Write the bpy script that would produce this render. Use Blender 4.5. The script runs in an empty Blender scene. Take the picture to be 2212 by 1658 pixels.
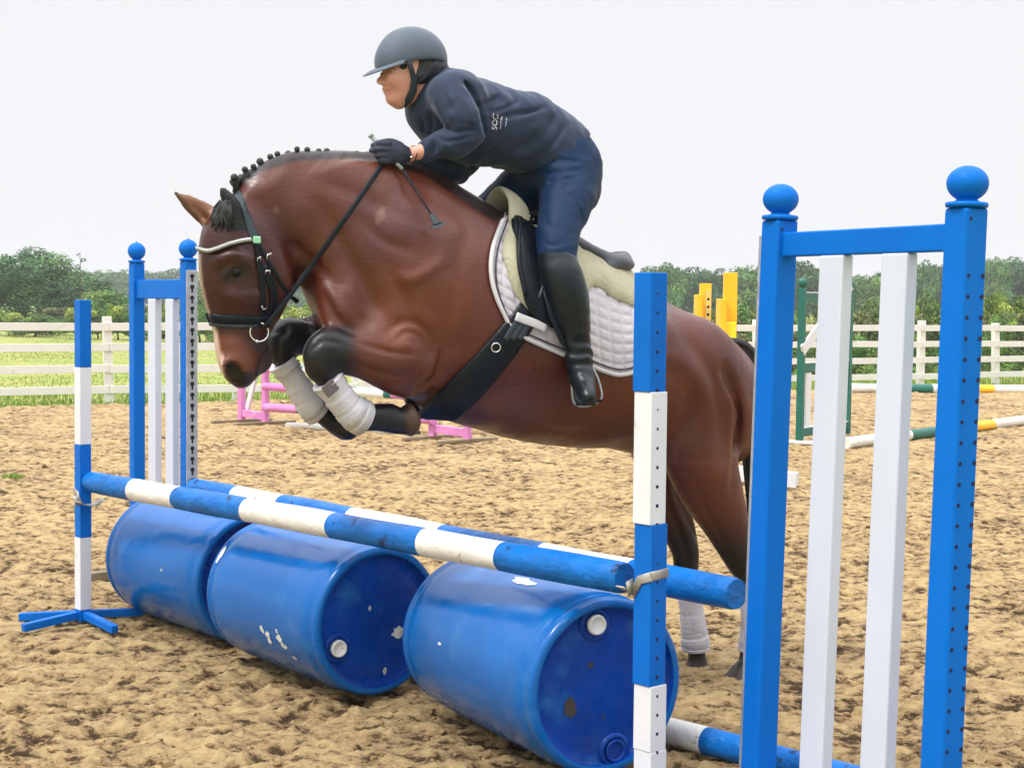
import bpy, math, random
import numpy as np
from mathutils import Vector, Matrix
random.seed(7); RNG = np.random.default_rng(7)
SC = bpy.context.scene
COL = SC.collection

# ------------------------------------------------------------------ camera, sky, sun, exposure
F = 3300.0                                   # focal length in reading units (picture 2212 wide)
PITCH, ROLL, CAMH = math.atan((829 - 655) / F), 0.010, 1.5
cam_data = bpy.data.cameras.new('camera'); cam = bpy.data.objects.new('camera', cam_data); COL.objects.link(cam)
RC = Matrix.Rotation(math.pi / 2 - PITCH, 3, 'X') @ Matrix.Rotation(ROLL, 3, 'Z')
cam.matrix_world = Matrix.Translation((0, 0, CAMH)) @ RC.to_4x4()
cam_data.sensor_width = 36; cam_data.lens = 36 * F / 2212; cam_data.clip_start = 0.05; cam_data.clip_end = 4000
SC.camera = cam

world = bpy.data.worlds.new('World'); SC.world = world; world.use_nodes = True
wn = world.node_tree; bgn = wn.nodes['Background']
sky = wn.nodes.new('ShaderNodeTexSky'); sky.sky_type = 'NISHITA'; sky.sun_disc = False
SUN_EL, SUN_AZ = math.radians(58), math.radians(-125)      # azimuth clockwise from +Y: high, behind the camera's left
sky.sun_elevation = SUN_EL; sky.sun_rotation = SUN_AZ
sc_ = wn.nodes.new('ShaderNodeMixRGB'); sc_.blend_type = 'MIX'; sc_.inputs[0].default_value = 0.97   # closed cloud deck over the sky
sc_.inputs[2].default_value = (7.95, 7.95, 8.1, 1)
wn.links.new(sky.outputs[0], sc_.inputs[1]); bgn.inputs[1].default_value = 0.1
tcw = wn.nodes.new('ShaderNodeTexCoord'); sx_ = wn.nodes.new('ShaderNodeSeparateXYZ'); wn.links.new(tcw.outputs['Generated'], sx_.inputs[0])      # overcast sky: brighter overhead
gr_ = wn.nodes.new('ShaderNodeMapRange'); wn.links.new(sx_.outputs[2], gr_.inputs[0]); gr_.inputs[1].default_value = .22; gr_.inputs[2].default_value = .9; gr_.inputs[3].default_value = 1.0; gr_.inputs[4].default_value = 3.1
ml_ = wn.nodes.new('ShaderNodeVectorMath'); ml_.operation = 'SCALE'; wn.links.new(sc_.outputs[0], ml_.inputs[0]); wn.links.new(gr_.outputs[0], ml_.inputs[3]); wn.links.new(ml_.outputs[0], bgn.inputs[0])

sl = bpy.data.lights.new('sun', 'SUN'); sun = bpy.data.objects.new('sun', sl); COL.objects.link(sun)
sl.energy = 2.1; sl.angle = math.radians(9); sl.color = (1.0, 0.965, 0.91)
sd = Vector((math.sin(SUN_AZ) * math.cos(SUN_EL), math.cos(SUN_AZ) * math.cos(SUN_EL), math.sin(SUN_EL)))
sun.rotation_euler = sd.to_track_quat('Z', 'Y').to_euler()
SC.view_settings.view_transform = 'Standard'; SC.view_settings.look = 'None'
SC.view_settings.exposure = 0.22; SC.view_settings.gamma = 1.0
SC.render.engine = 'CYCLES'
SC.cycles.use_denoising = True
SC.cycles.max_bounces = 6; SC.cycles.diffuse_bounces = 3; SC.cycles.glossy_bounces = 3; SC.cycles.transparent_max_bounces = 6

# ------------------------------------------------------------------ geometry helpers
def ray(tx, ty):
    return RC @ Vector(((tx - 1106) / F, -(ty - 829) / F, -1.0))
def P(tx, ty, Y):                            # point seen at (tx, ty) standing Y metres in front
    d = ray(tx, ty); return Vector((0, 0, CAMH)) + d * (Y / d.y)
def G(tx, ty, z=0.0):                        # point seen at (tx, ty) on the ground
    d = ray(tx, ty); return Vector((0, 0, CAMH)) + d * ((z - CAMH) / d.z)
V = Vector
def cr(pts, n):                              # Catmull-Rom through rows of numbers
    p = np.array(pts, float); out = []
    q = np.vstack([2 * p[0] - p[1], p, 2 * p[-1] - p[-2]])
    for i in range(len(p) - 1):
        a, b, c, d = q[i], q[i + 1], q[i + 2], q[i + 3]
        for k in range(n):
            t = k / n
            out.append(0.5 * (2 * b + (c - a) * t + (2 * a - 5 * b + 4 * c - d) * t * t + (3 * b - a - 3 * c + d) * t ** 3))
    out.append(p[-1]); return np.array(out)

def _h(ix, iy, iz, seed):
    n = (ix * 374761393 + iy * 668265263 + iz * 2147483647 + seed * 974634777) & 0xFFFFFFFF
    n = ((n ^ (n >> 13)) * 1274126177) & 0xFFFFFFFF
    return ((n ^ (n >> 16)) & 0xFFFF).astype(np.float64) / 65535.0
def vnoise(p, seed=0):                       # value noise -1..1, p (...,3)
    p = np.asarray(p, float); i = np.floor(p).astype(np.int64); f = p - i; f = f * f * (3 - 2 * f)
    r = 0
    for dx in (0, 1):
        for dy in (0, 1):
            for dz in (0, 1):
                w = (f[..., 0] if dx else 1 - f[..., 0]) * (f[..., 1] if dy else 1 - f[..., 1]) * (f[..., 2] if dz else 1 - f[..., 2])
                r = r + w * _h(i[..., 0] + dx, i[..., 1] + dy, i[..., 2] + dz, seed)
    return r * 2 - 1
def fbm(p, seed=0, o=3):
    p = np.asarray(p, float); r = 0; a = 1; s = 0
    for k in range(o):
        r = r + a * vnoise(p * 2.03 ** k, seed + k * 17); s += a; a *= 0.5
    return r / s

def link(name, me, parent=None, world_loc=None):
    o = bpy.data.objects.new(name, me); COL.objects.link(o)
    if parent is not None: o.parent = parent
    return o
def root_of(o):
    x = V((0, 0, 0))
    while o is not None: x += o.location; o = o.parent
    return x
def thing(name, label, cat, loc=(0, 0, 0), group=None):
    o = bpy.data.objects.new(name, None); COL.objects.link(o); o.location = loc; o.empty_display_size = 0.1
    return tag(o, label, cat, group)
def tag(o, label=None, cat=None, group=None, kind=None):
    if label: o['label'] = label
    if cat: o['category'] = cat
    if group: o['group'] = group
    if kind: o['kind'] = kind
    return o

class MB:
    """collects shapes given in world space, builds ONE mesh object"""
    def __init__(s): s.v = []; s.f = []; s.m = []; s.sm = []
    def add(s, vs, fs, mi=0, smooth=True):
        b = len(s.v); s.v.extend([tuple(x) for x in vs])
        s.f.extend([tuple(b + i for i in f) for f in fs]); s.m.extend([mi] * len(fs)); s.sm.extend([smooth] * len(fs))
        return s
    def box(s, c, size, ax=None, mi=0):
        c = V(c); hx, hy, hz = size[0] / 2, size[1] / 2, size[2] / 2
        X, Y, Z = [V(a) for a in ax] if ax else (V((1, 0, 0)), V((0, 1, 0)), V((0, 0, 1)))
        vs = [c + X * (hx * a) + Y * (hy * b) + Z * (hz * d) for d in (-1, 1) for b in (-1, 1) for a in (-1, 1)]
        return s.add(vs, [(0, 2, 3, 1), (4, 5, 7, 6), (0, 1, 5, 4), (2, 6, 7, 3), (0, 4, 6, 2), (1, 3, 7, 5)], mi, False)
    def beam(s, a, b, w, h, up=(0, 0, 1), mi=0):      # box from a to b, w across, h along up
        a, b = V(a), V(b); d = (b - a); L = d.length; d.normalize(); u = V(up); x = d.cross(u).normalized(); u = x.cross(d)
        return s.box((a + b) / 2, (L, w, h), (d, x, u), mi)
    def sweep(s, pts, secs, mi=0, closed=False, caps=True, smooth=True, mis=None):
        """secs: per point list of world offsets (ring)"""
        n = len(secs[0]); vs = []
        for p, r in zip(pts, secs): vs += [V(p) + V(o) for o in r]
        b = len(s.v); s.v.extend([tuple(x) for x in vs]); k = len(pts)
        for i in range(k - 1 + (1 if closed else 0)):
            i2 = (i + 1) % k
            for j in range(n):
                j2 = (j + 1) % n
                s.f.append((b + i * n + j, b + i * n + j2, b + i2 * n + j2, b + i2 * n + j)); s.m.append(mis[i] if mis else mi); s.sm.append(smooth)
        if caps and not closed:
            s.f.append(tuple(b + j for j in range(n))[::-1]); s.m.append(mis[0] if mis else mi); s.sm.append(False)
            s.f.append(tuple(b + (k - 1) * n + j for j in range(n))); s.m.append(mis[-1] if mis else mi); s.sm.append(False)
        return s
    def tube(s, pts, r, n=12, mi=0, closed=False, caps=True, mis=None, flat=None):
        """round tube; flat=(normal vector, ratio) squashes it along the normal"""
        pts = [V(p) for p in pts]; k = len(pts); rr = r if hasattr(r, '__len__') else [r] * k
        secs = []; u = None
        for i in range(k):
            t = (pts[(i + 1) % k] - pts[i - 1]) if closed else (pts[min(i + 1, k - 1)] - pts[max(i - 1, 0)])
            t.normalize()
            if u is None:
                u = t.cross(V((0, 0, 1)) if abs(t.z) < .9 else V((1, 0, 0))).normalized()
            u = (u - t * u.dot(t)).normalized(); w = t.cross(u)
            ring = [(u * math.cos(2 * math.pi * j / n) + w * math.sin(2 * math.pi * j / n)) * rr[i] for j in range(n)]
            if flat: 
                nn = V(flat[0]).normalized(); ring = [o - nn * (o.dot(nn) * (1 - flat[1])) for o in ring]
            secs.append(ring)
        return s.sweep(pts, secs, mi, closed, caps, True, mis)
    def strap(s, pts, nrm, w, th, mi=0, caps=True):
        """flat strap: pts centre line, nrm surface normal(s), w width, th thickness"""
        pts = [V(p) for p in pts]; k = len(pts); secs = []
        for i in range(k):
            t = (pts[min(i + 1, k - 1)] - pts[max(i - 1, 0)]).normalized()
            n_ = V(nrm[i] if isinstance(nrm, (list, tuple)) and hasattr(nrm[0], '__len__') else nrm)
            n_ = (n_ - t * n_.dot(t)).normalized(); x = t.cross(n_)
            ww = (w[i] if hasattr(w, '__len__') else w) / 2
            e = th / 2
            secs.append([x * -ww + n_ * e * .3, x * -ww * .8 + n_ * e, x * ww * .8 + n_ * e, x * ww + n_ * e * .3, x * ww - n_ * e, x * -ww - n_ * e])
        return s.sweep(pts, secs, mi, False, caps)
    def lathe(s, prof, o, axis, n=32, mi=0, mis=None):
        o = V(o); a = V(axis).normalized(); u = a.cross(V((0, 0, 1)) if abs(a.z) < .9 else V((1, 0, 0))).normalized(); w = a.cross(u)
        pts = [o + a * z for r, z in prof]
        secs = [[(u * math.cos(2 * math.pi * j / n) + w * math.sin(2 * math.pi * j / n)) * max(r, 1e-4) for j in range(n)] for r, z in prof]
        return s.sweep(pts, secs, mi, False, True, True, mis)
    def disc(s, c, nrm, r, n=10, mi=0):
        nrm = V(nrm).normalized(); return s.lathe([(r, -.004), (r, 0.0015)], c, nrm, n, mi)
    def build(s, name, mats, parent=None, bevel=0, seg=2, auto=40):
        me = bpy.data.meshes.new(name); off = root_of(parent)
        me.from_pydata([(x - off.x, y - off.y, z - off.z) for x, y, z in s.v], [], s.f)
        mats = mats if isinstance(mats, (list, tuple)) else [mats]
        for m in mats: me.materials.append(m)
        me.polygons.foreach_set('material_index', s.m); me.polygons.foreach_set('use_smooth', s.sm)
        me.update(); o = link(name, me, parent)
        if bevel:
            b = o.modifiers.new('bevel', 'BEVEL'); b.width = bevel; b.segments = seg; b.limit_method = 'ANGLE'; b.angle_limit = math.radians(auto)
        return o
def mesh_np(name, verts, faces, mats, parent=None, smooth=True, attrs=None, mi=None):
    me = bpy.data.meshes.new(name); off = root_of(parent); verts = np.asarray(verts, np.float64) - np.array(off)
    faces = np.asarray(faces, np.int64); n = faces.shape[1]
    me.vertices.add(len(verts)); me.vertices.foreach_set('co', verts.astype(np.float32).ravel())
    me.loops.add(faces.size); me.loops.foreach_set('vertex_index', faces.astype(np.int32).ravel())
    me.polygons.add(len(faces)); me.polygons.foreach_set('loop_start', np.arange(0, faces.size, n, dtype=np.int32))
    me.polygons.foreach_set('loop_total', np.full(len(faces), n, np.int32))
    me.polygons.foreach_set('use_smooth', np.full(len(faces), smooth))
    for m in (mats if isinstance(mats, (list, tuple)) else [mats]): me.materials.append(m)
    if mi is not None: me.polygons.foreach_set('material_index', np.asarray(mi, np.int32))
    for k, a in (attrs or {}).items():
        a = np.asarray(a, np.float32)
        if a.ndim == 2:
            at = me.color_attributes.new(k, 'FLOAT_COLOR', 'POINT'); c = np.ones((len(verts), 4), np.float32); c[:, :3] = a; at.data.foreach_set('color', c.ravel())
        else:
            at = me.attributes.new(k, 'FLOAT', 'POINT'); at.data.foreach_set('value', a)
    me.update(calc_edges=True); me.validate()
    return link(name, me, parent)

# ------------------------------------------------------------------ materials
def mat(name, col, rough=0.6, metal=0.0, spec=0.5, col2=None, mscale=6.0, mlo=0.55, mhi=0.6, mstretch=(1, 1, 1), var=0.0, vscale=3.0,
        bump=0.0, bscale=60.0, bstretch=(1, 1, 1), coat=0.0, sheen=0.0, attr=None, rvar=0.0, detail=4.0, rough2=None, bdist=0.01, trans=0.0, sheentint=None):
    m = bpy.data.materials.new(name); m.use_nodes = True; nt = m.node_tree; N, L = nt.nodes, nt.links
    b = N['Principled BSDF']; b.inputs['Roughness'].default_value = rough; b.inputs['Metallic'].default_value = metal
    b.inputs['Specular IOR Level'].default_value = spec; b.inputs['Coat Weight'].default_value = coat; b.inputs['Coat Roughness'].default_value = .15
    b.inputs['Sheen Weight'].default_value = sheen; b.inputs['Sheen Roughness'].default_value = .4
    if sheentint: b.inputs['Sheen Tint'].default_value = (*sheentint, 1)
    tc = N.new('ShaderNodeTexCoord'); oi = N.new('ShaderNodeObjectInfo'); ad = N.new('ShaderNodeVectorMath'); ad.operation = 'ADD'
    sc = N.new('ShaderNodeVectorMath'); sc.operation = 'SCALE'; sc.inputs[3].default_value = 13.0
    cx = N.new('ShaderNodeCombineXYZ'); L.new(oi.outputs['Random'], cx.inputs[0]); L.new(oi.outputs['Random'], cx.inputs[1]); L.new(cx.outputs[0], sc.inputs[0])
    L.new(tc.outputs['Object'], ad.inputs[0]); L.new(sc.outputs[0], ad.inputs[1]); co = ad.outputs[0]
    def noise(scale, stretch=(1, 1, 1), det=detail, rough_=.55):
        mp = N.new('ShaderNodeMapping'); mp.inputs['Scale'].default_value = stretch; L.new(co, mp.inputs[0])
        n = N.new('ShaderNodeTexNoise'); n.inputs['Scale'].default_value = scale; n.inputs['Detail'].default_value = det; n.inputs['Roughness'].default_value = rough_
        L.new(mp.outputs[0], n.inputs['Vector']); return n.outputs['Fac']
    def ramp(src, lo, hi):
        r = N.new('ShaderNodeMapRange'); r.inputs[1].default_value = lo; r.inputs[2].default_value = hi; L.new(src, r.inputs[0]); r.clamp = True; return r.outputs[0]
    if attr:
        a = N.new('ShaderNodeAttribute'); a.attribute_name = attr; c = a.outputs['Color']
    else:
        rgb = N.new('ShaderNodeRGB'); rgb.outputs[0].default_value = (*col, 1); c = rgb.outputs[0]
    if var:
        hs = N.new('ShaderNodeHueSaturation'); mr = N.new('ShaderNodeMapRange'); L.new(noise(vscale), mr.inputs[0])
        mr.inputs[1].default_value = .25; mr.inputs[2].default_value = .75; mr.inputs[3].default_value = 1 - var; mr.inputs[4].default_value = 1 + var
        L.new(mr.outputs[0], hs.inputs['Value']); L.new(c, hs.inputs['Color']); c = hs.outputs[0]
    if col2:
        mx = N.new('ShaderNodeMixRGB'); fac = ramp(noise(mscale, mstretch, 6, .65), mlo, mhi); L.new(fac, mx.inputs[0]); L.new(c, mx.inputs[1]); mx.inputs[2].default_value = (*col2, 1); c = mx.outputs[0]
        if rough2 is not None:
            r = N.new('ShaderNodeMapRange'); L.new(fac, r.inputs[0]); r.inputs[3].default_value = rough; r.inputs[4].default_value = rough2; L.new(r.outputs[0], b.inputs['Roughness'])
    L.new(c, b.inputs['Base Color'])
    if rvar:
        r = N.new('ShaderNodeMapRange'); L.new(noise(vscale * 2.3), r.inputs[0]); r.inputs[1].default_value = .3; r.inputs[2].default_value = .7
        r.inputs[3].default_value = max(rough - rvar, .03); r.inputs[4].default_value = min(rough + rvar, 1); L.new(r.outputs[0], b.inputs['Roughness'])
    if bump:
        bp = N.new('ShaderNodeBump'); bp.inputs['Strength'].default_value = bump; bp.inputs['Distance'].default_value = bdist
        L.new(noise(bscale, bstretch), bp.inputs['Height']); L.new(bp.outputs[0], b.inputs['Normal'])
    return m

M = {}
M['blue'] = mat('blue paint', (.0, .128, .52), .45, spec=.15, var=.10, vscale=4, bump=.15, bscale=14, bstretch=(6, 6, .6), rvar=.1, col2=(.10, .26, .55), mscale=22, mlo=.70, mhi=.74)
M['blueplastic'] = mat('blue plastic', (.0, .135, .55), .48, spec=.12, var=.06, vscale=3, bump=.05, bscale=30, rvar=.12, col2=(.1, .3, .65), mscale=30, mlo=.74, mhi=.78)
M['white'] = mat('white paint', (.69, .70, .73), .5, var=.05, vscale=5, bump=.1, bscale=30, rvar=.1, col2=(.42, .38, .31), mscale=9, mlo=.63, mhi=.76)
M['whiteplastic'] = mat('white plastic', (.56, .60, .70), .42, var=.05, vscale=2.5, bump=.06, bscale=18, bstretch=(5, 5, .5), col2=(.55, .54, .52), mscale=6, mstretch=(3, 3, .7), mlo=.66, mhi=.85)
M['bluewood'] = mat('weathered blue pole paint', (.001, .125, .44), .40, spec=.25, var=.22, vscale=7, bump=.8, bscale=16, bstretch=(1, 1, 2), rvar=.15, col2=(.006, .02, .07), mscale=13, mlo=.60, mhi=.68, bdist=.012)
M['whitewood'] = mat('weathered white pole paint', (.72, .71, .66), .5, var=.10, vscale=6, bump=.7, bscale=16, rvar=.1, col2=(.22, .17, .10), mscale=13, mlo=.63, mhi=.69, bdist=.012)
M['hole'] = mat('dark hole', (.003, .006, .05), .8)
M['holeblack'] = mat('black keyhole slot', (.004, .004, .006), .8)
M['zinc'] = mat('galvanised steel', (.42, .45, .50), .5, metal=.6, var=.25, vscale=20, bump=.1, bscale=60)
M['steelcup'] = mat('worn steel cup', (.42, .40, .35), .45, metal=.6, var=.25, vscale=20, bump=.2, bscale=50)
M['wood'] = mat('wet weathered wood', (.22, .17, .10), .7, var=.3, vscale=8, bump=.4, bscale=12, bstretch=(1, 5, 5))
M['barrel'] = mat('blue drum plastic', (.0, .108, .39), .20, spec=.34, var=.16, vscale=2.6, bump=.22, bscale=11, bdist=.006, rvar=.12, col2=(.03, .17, .42), mscale=5, mlo=.58, mhi=.80, detail=6)
M['barrelend'] = mat('blue drum lid plastic', (.0, .044, .30), .28, spec=.25, var=.25, vscale=6, bump=.15, bscale=5, rvar=.18, col2=(.02, .13, .38), mscale=7, mlo=.55, mhi=.75, detail=7)
M['cap'] = mat('white plastic bung', (.75, .76, .72), .4, col2=(.35, .30, .2), mscale=40, mlo=.62, mhi=.72)
M['paper'] = mat('torn label paper', (.66, .68, .64), .8, col2=(.35, .38, .33), mscale=30, mlo=.5, mhi=.65)
M['mud'] = mat('mud patch', (.05, .04, .03), .8)
M['fence'] = mat('white fence rail', (.72, .72, .68), .6, var=.06, vscale=2, bump=.15, bscale=10, bstretch=(1, 1, 1), col2=(.50, .50, .42), mscale=7, mlo=.60, mhi=.8)
M['pink'] = mat('pink paint', (.62, .22, .50), .5, var=.12, vscale=6, col2=(.75, .55, .65), mscale=12, mlo=.62, mhi=.7)
M['yellow'] = mat('yellow paint', (.90, .50, .01), .45, var=.06, vscale=5)
M['paleyellow'] = mat('faded yellow plastic', (.75, .56, .16), .5, var=.08, vscale=5)
M['green'] = mat('dark green paint', (.004, .12, .09), .45, var=.15, vscale=5)
M['black'] = mat('black paint', (.012, .013, .014), .5)

# ================================================================== SETTING
FO = np.array([-6.74, 22.1]); FE = np.array([.887, .461]); FE = FE / np.linalg.norm(FE); FM = np.array([-FE[1], FE[0]])
def fside(x, y): return (x - FO[0]) * FM[0] + (y - FO[1]) * FM[1]

# grass land reaching the horizon
gm = mat('meadow grass', (.20, .27, .035), .9, col2=(.34, .32, .10), mscale=.35, mlo=.42, mhi=.62, mstretch=(1, 2.2, 1), var=.35, vscale=5, bump=.8, bscale=9, bdist=.06, detail=8)
xs = np.concatenate([-np.geomspace(595, 2, 60), np.linspace(-1.8, 1.8, 5), np.geomspace(2, 595, 60)])
ys = np.concatenate([np.linspace(-60, 18, 10), np.linspace(19, 80, 60), np.geomspace(82, 930, 50)])
X, Y = np.meshgrid(xs, ys); Z = -0.06 + 0.10 * fbm(np.stack([X * .12, Y * .12, X * 0], -1), 3) * np.clip((Y - 24) / 10, 0, 1)
nx, ny = len(xs), len(ys); I = np.arange(nx * ny).reshape(ny, nx)
quads = lambda I: np.stack([I[:-1, :-1], I[:-1, 1:], I[1:, 1:], I[1:, :-1]], -1).reshape(-1, 4)
g = mesh_np('ground', np.stack([X, Y, Z], -1).reshape(-1, 3), quads(I), gm); tag(g, kind='structure')

# arena surface: churned damp sand
def sand_mat():
    m = bpy.data.materials.new('arena sand'); m.use_nodes = True; nt = m.node_tree; N, L = nt.nodes, nt.links; b = N['Principled BSDF']
    b.inputs['Roughness'].default_value = .85; b.inputs['Specular IOR Level'].default_value = .25
    tc = N.new('ShaderNodeTexCoord')
    def noise(scale, st, det, ro=.6):
        mp = N.new('ShaderNodeMapping'); mp.inputs['Scale'].default_value = st; L.new(tc.outputs['Object'], mp.inputs[0])
        n = N.new('ShaderNodeTexNoise'); n.inputs['Scale'].default_value = scale; n.inputs['Detail'].default_value = det; n.inputs['Roughness'].default_value = ro
        L.new(mp.outputs[0], n.inputs[0]); return n.outputs['Fac']
    a = noise(13, (.8, 1.1, 1), 9, .74); c = noise(1.1, (1, 1, 1), 5); d = noise(70, (1, 1, 1), 3)
    at = N.new('ShaderNodeAttribute'); at.attribute_name = 'h'
    r = N.new('ShaderNodeValToRGB'); e = r.color_ramp.elements
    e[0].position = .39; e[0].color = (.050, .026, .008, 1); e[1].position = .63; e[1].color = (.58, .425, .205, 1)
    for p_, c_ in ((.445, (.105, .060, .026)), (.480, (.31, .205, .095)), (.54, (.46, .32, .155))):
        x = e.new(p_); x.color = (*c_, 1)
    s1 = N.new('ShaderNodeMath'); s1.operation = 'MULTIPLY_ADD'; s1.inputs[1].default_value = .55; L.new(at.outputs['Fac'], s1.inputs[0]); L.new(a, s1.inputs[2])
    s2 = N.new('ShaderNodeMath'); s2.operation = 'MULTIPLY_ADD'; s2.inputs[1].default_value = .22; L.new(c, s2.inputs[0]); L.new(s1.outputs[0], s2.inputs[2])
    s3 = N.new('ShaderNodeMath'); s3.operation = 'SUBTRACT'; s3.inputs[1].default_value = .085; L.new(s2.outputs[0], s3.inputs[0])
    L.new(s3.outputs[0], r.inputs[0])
    L.new(r.outputs[0], b.inputs['Base Color'])
    bp = N.new('ShaderNodeBump'); bp.inputs['Strength'].default_value = 1.0; bp.inputs['Distance'].default_value = .05; L.new(a, bp.inputs['Height'])
    b2 = N.new('ShaderNodeBump'); b2.inputs['Strength'].default_value = .5; b2.inputs['Distance'].default_value = .008; L.new(d, b2.inputs['Height']); L.new(bp.outputs[0], b2.inputs['Normal'])
    L.new(b2.outputs[0], b.inputs['Normal']); return m
ys = [2.2]
while ys[-1] < 40: ys.append(ys[-1] + max(.011, .0032 * ys[-1]) * (1 if ys[-1] < 12 else 2.2))
ys = np.array(ys); uu = np.linspace(-.62, .62, 620); uu = np.concatenate([[-3, -1.6, -1], uu, [1, 1.6, 3]])
Yg = np.repeat(ys[:, None], len(uu), 1); Xg = uu[None, :] * (Yg * .72 + .6)
p3 = np.stack([Xg, Yg, Xg * 0], -1)
def sand_height(p3):
    big = fbm(p3 * 1.3, 5, 2) * .022
    pit = fbm(p3 * np.array([5.2, 6.5, 1]), 9, 3); clod = fbm(p3 * np.array([16, 20, 1]), 21, 3)
    fine = fbm(p3 * 42, 31, 2)
    return big, -np.clip(-pit - .12, 0, 1) * .065 + np.clip(pit, 0, 1) * .02, clod * .020 + np.clip(clod - .2, 0, 1) * .022, fine * .006
b_, p_, c_, f_ = sand_height(p3)
hz = b_ + p_ + c_ + f_
out = fside(Xg, Yg) + .55 + .25 * vnoise(p3 * 1.5, 4)
Zg = hz * np.clip(1 - Yg / 60, .3, 1) + .0 - np.clip(out, 0, .15) * 2.0
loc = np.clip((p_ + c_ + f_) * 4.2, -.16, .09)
I = np.arange(Xg.size).reshape(Xg.shape)
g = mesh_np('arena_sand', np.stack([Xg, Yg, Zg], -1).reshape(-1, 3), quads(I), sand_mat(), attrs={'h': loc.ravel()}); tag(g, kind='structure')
# loose clods thrown up by hooves
ico = np.array([(0, 0, 1), (.89, 0, .45), (.28, .85, .45), (-.72, .53, .45), (-.72, -.53, .45), (.28, -.85, .45), (.72, .53, -.45), (-.28, .85, -.45), (-.89, 0, -.45), (-.28, -.85, -.45), (.72, -.53, -.45), (0, 0, -1)])
icf = np.array([(0, 1, 2), (0, 2, 3), (0, 3, 4), (0, 4, 5), (0, 5, 1), (1, 6, 2), (2, 7, 3), (3, 8, 4), (4, 9, 5), (5, 10, 1), (6, 7, 2), (7, 8, 3), (8, 9, 4), (9, 10, 5), (10, 6, 1), (6, 11, 7), (7, 11, 8), (8, 11, 9), (9, 11, 10), (10, 11, 6)])
n = 5200; yy = 3.0 * (18 / 3.0) ** RNG.random(n); xx = (RNG.random(n) - .5) * .8 * yy
sz = (.004 + .014 * RNG.random(n) ** 3) * (1 + .02 * yy)
cl = fbm(np.stack([xx * 1.7, yy * 1.7, yy * 0], -1), 77, 2); sz *= np.clip(.7 + cl, .3, 1.6)
a, b2, c2, d2 = sand_height(np.stack([xx, yy, yy * 0], -1)); zz = (a + b2 + c2 + d2) * np.clip(1 - yy / 60, .3, 1)
vv = ico[None] * (1 + .9 * (RNG.random((n, 12, 1)) - .5)) * sz[:, None, None] * (np.array([1.3, 1.1, .75]) * (.8 + .4 * RNG.random((n, 1, 3))))
vv = vv + np.stack([xx, yy, zz + sz * .25], -1)[:, None, :]
ff = (icf[None] + 12 * np.arange(n)[:, None, None]).reshape(-1, 3)
cm_ = mat('damp sand clods', (.24, .155, .075), .95, var=.5, vscale=3, spec=.1, bump=.5, bscale=60)
g = mesh_np('sand_clods', vv.reshape(-1, 3), ff, cm_, smooth=False); tag(g, 'loose damp clods scattered over the arena sand', 'clods', kind='stuff')

# grass blades
def blades(name, pts, hmin, hmax, w, cols, label, kind='stuff', parent=None):
    n = len(pts); az = RNG.random(n) * 6.283; h = hmin + (hmax - hmin) * RNG.random(n); ln = h * .5 * RNG.random(n)
    d = np.stack([np.cos(az), np.sin(az), az * 0], -1); t = np.stack([-np.sin(az), np.cos(az), az * 0], -1)
    la = RNG.random(n) * 6.283; le = np.stack([np.cos(la), np.sin(la), la * 0], -1) * ln[:, None]
    up = np.array([0, 0, 1.0])
    v = np.stack([pts - t * w / 2, pts + t * w / 2, pts + le * .35 + up * h[:, None] * .6 + t * w * .35, pts + le * .35 + up * h[:, None] * .6 - t * w * .35, pts + le + up * h[:, None]], 1)
    base = 5 * np.arange(n)[:, None]
    f = np.concatenate([base + np.array([0, 1, 2]), base + np.array([0, 2, 3]), base + np.array([3, 2, 4])])
    c = np.array(cols)[RNG.integers(0, len(cols), n)] * (.75 + .5 * RNG.random((n, 1)))
    o = mesh_np(name, v.reshape(-1, 3), f, M['grass'], parent, False, {'Col': np.repeat(c, 5, 0)}); return tag(o, label, 'grass', kind=kind)
M['grass'] = mat('grass blades', (.1, .2, .02), .7, attr='Col')
GC = [(.13, .26, .02), (.18, .31, .03), (.08, .19, .015), (.26, .34, .06), (.36, .34, .12)]
n = 26000; s_ = RNG.random(n) * 34 - 5; q_ = (RNG.random(n) ** 1.4) * 3.4 - .6
xy = FO + s_[:, None] * FE + q_[:, None] * FM
blades('verge_grass', np.column_stack([xy, np.full(n, -.05)]), .03, .11, .016, GC, 'rough green grass along the foot of the white fence')
n = 45000; yy = 24 + 44 * RNG.random(n) ** 1.3; xx = (RNG.random(n) - .5) * .78 * yy - 1
k = fside(xx, yy) > 2; xx, yy = xx[k], yy[k]
blades('meadow_blades', np.column_stack([xx, yy, np.full(len(xx), -.08)]), .015, .06, .03, [(.22, .30, .04), (.28, .33, .06), (.42, .38, .13), (.36, .36, .10)], 'meadow grass in the field behind the fence')
n = 260; p0 = np.array(G(28, 1032)); blades('grass_tuft', p0 + (RNG.random((n, 3)) - .5) * [.16, .12, 0] - [0, 0, .0], .01, .05, .005, [(.22, .36, .05), (.12, .25, .03)], 'small green weed tuft in sand at the left edge', kind='thing')

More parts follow.
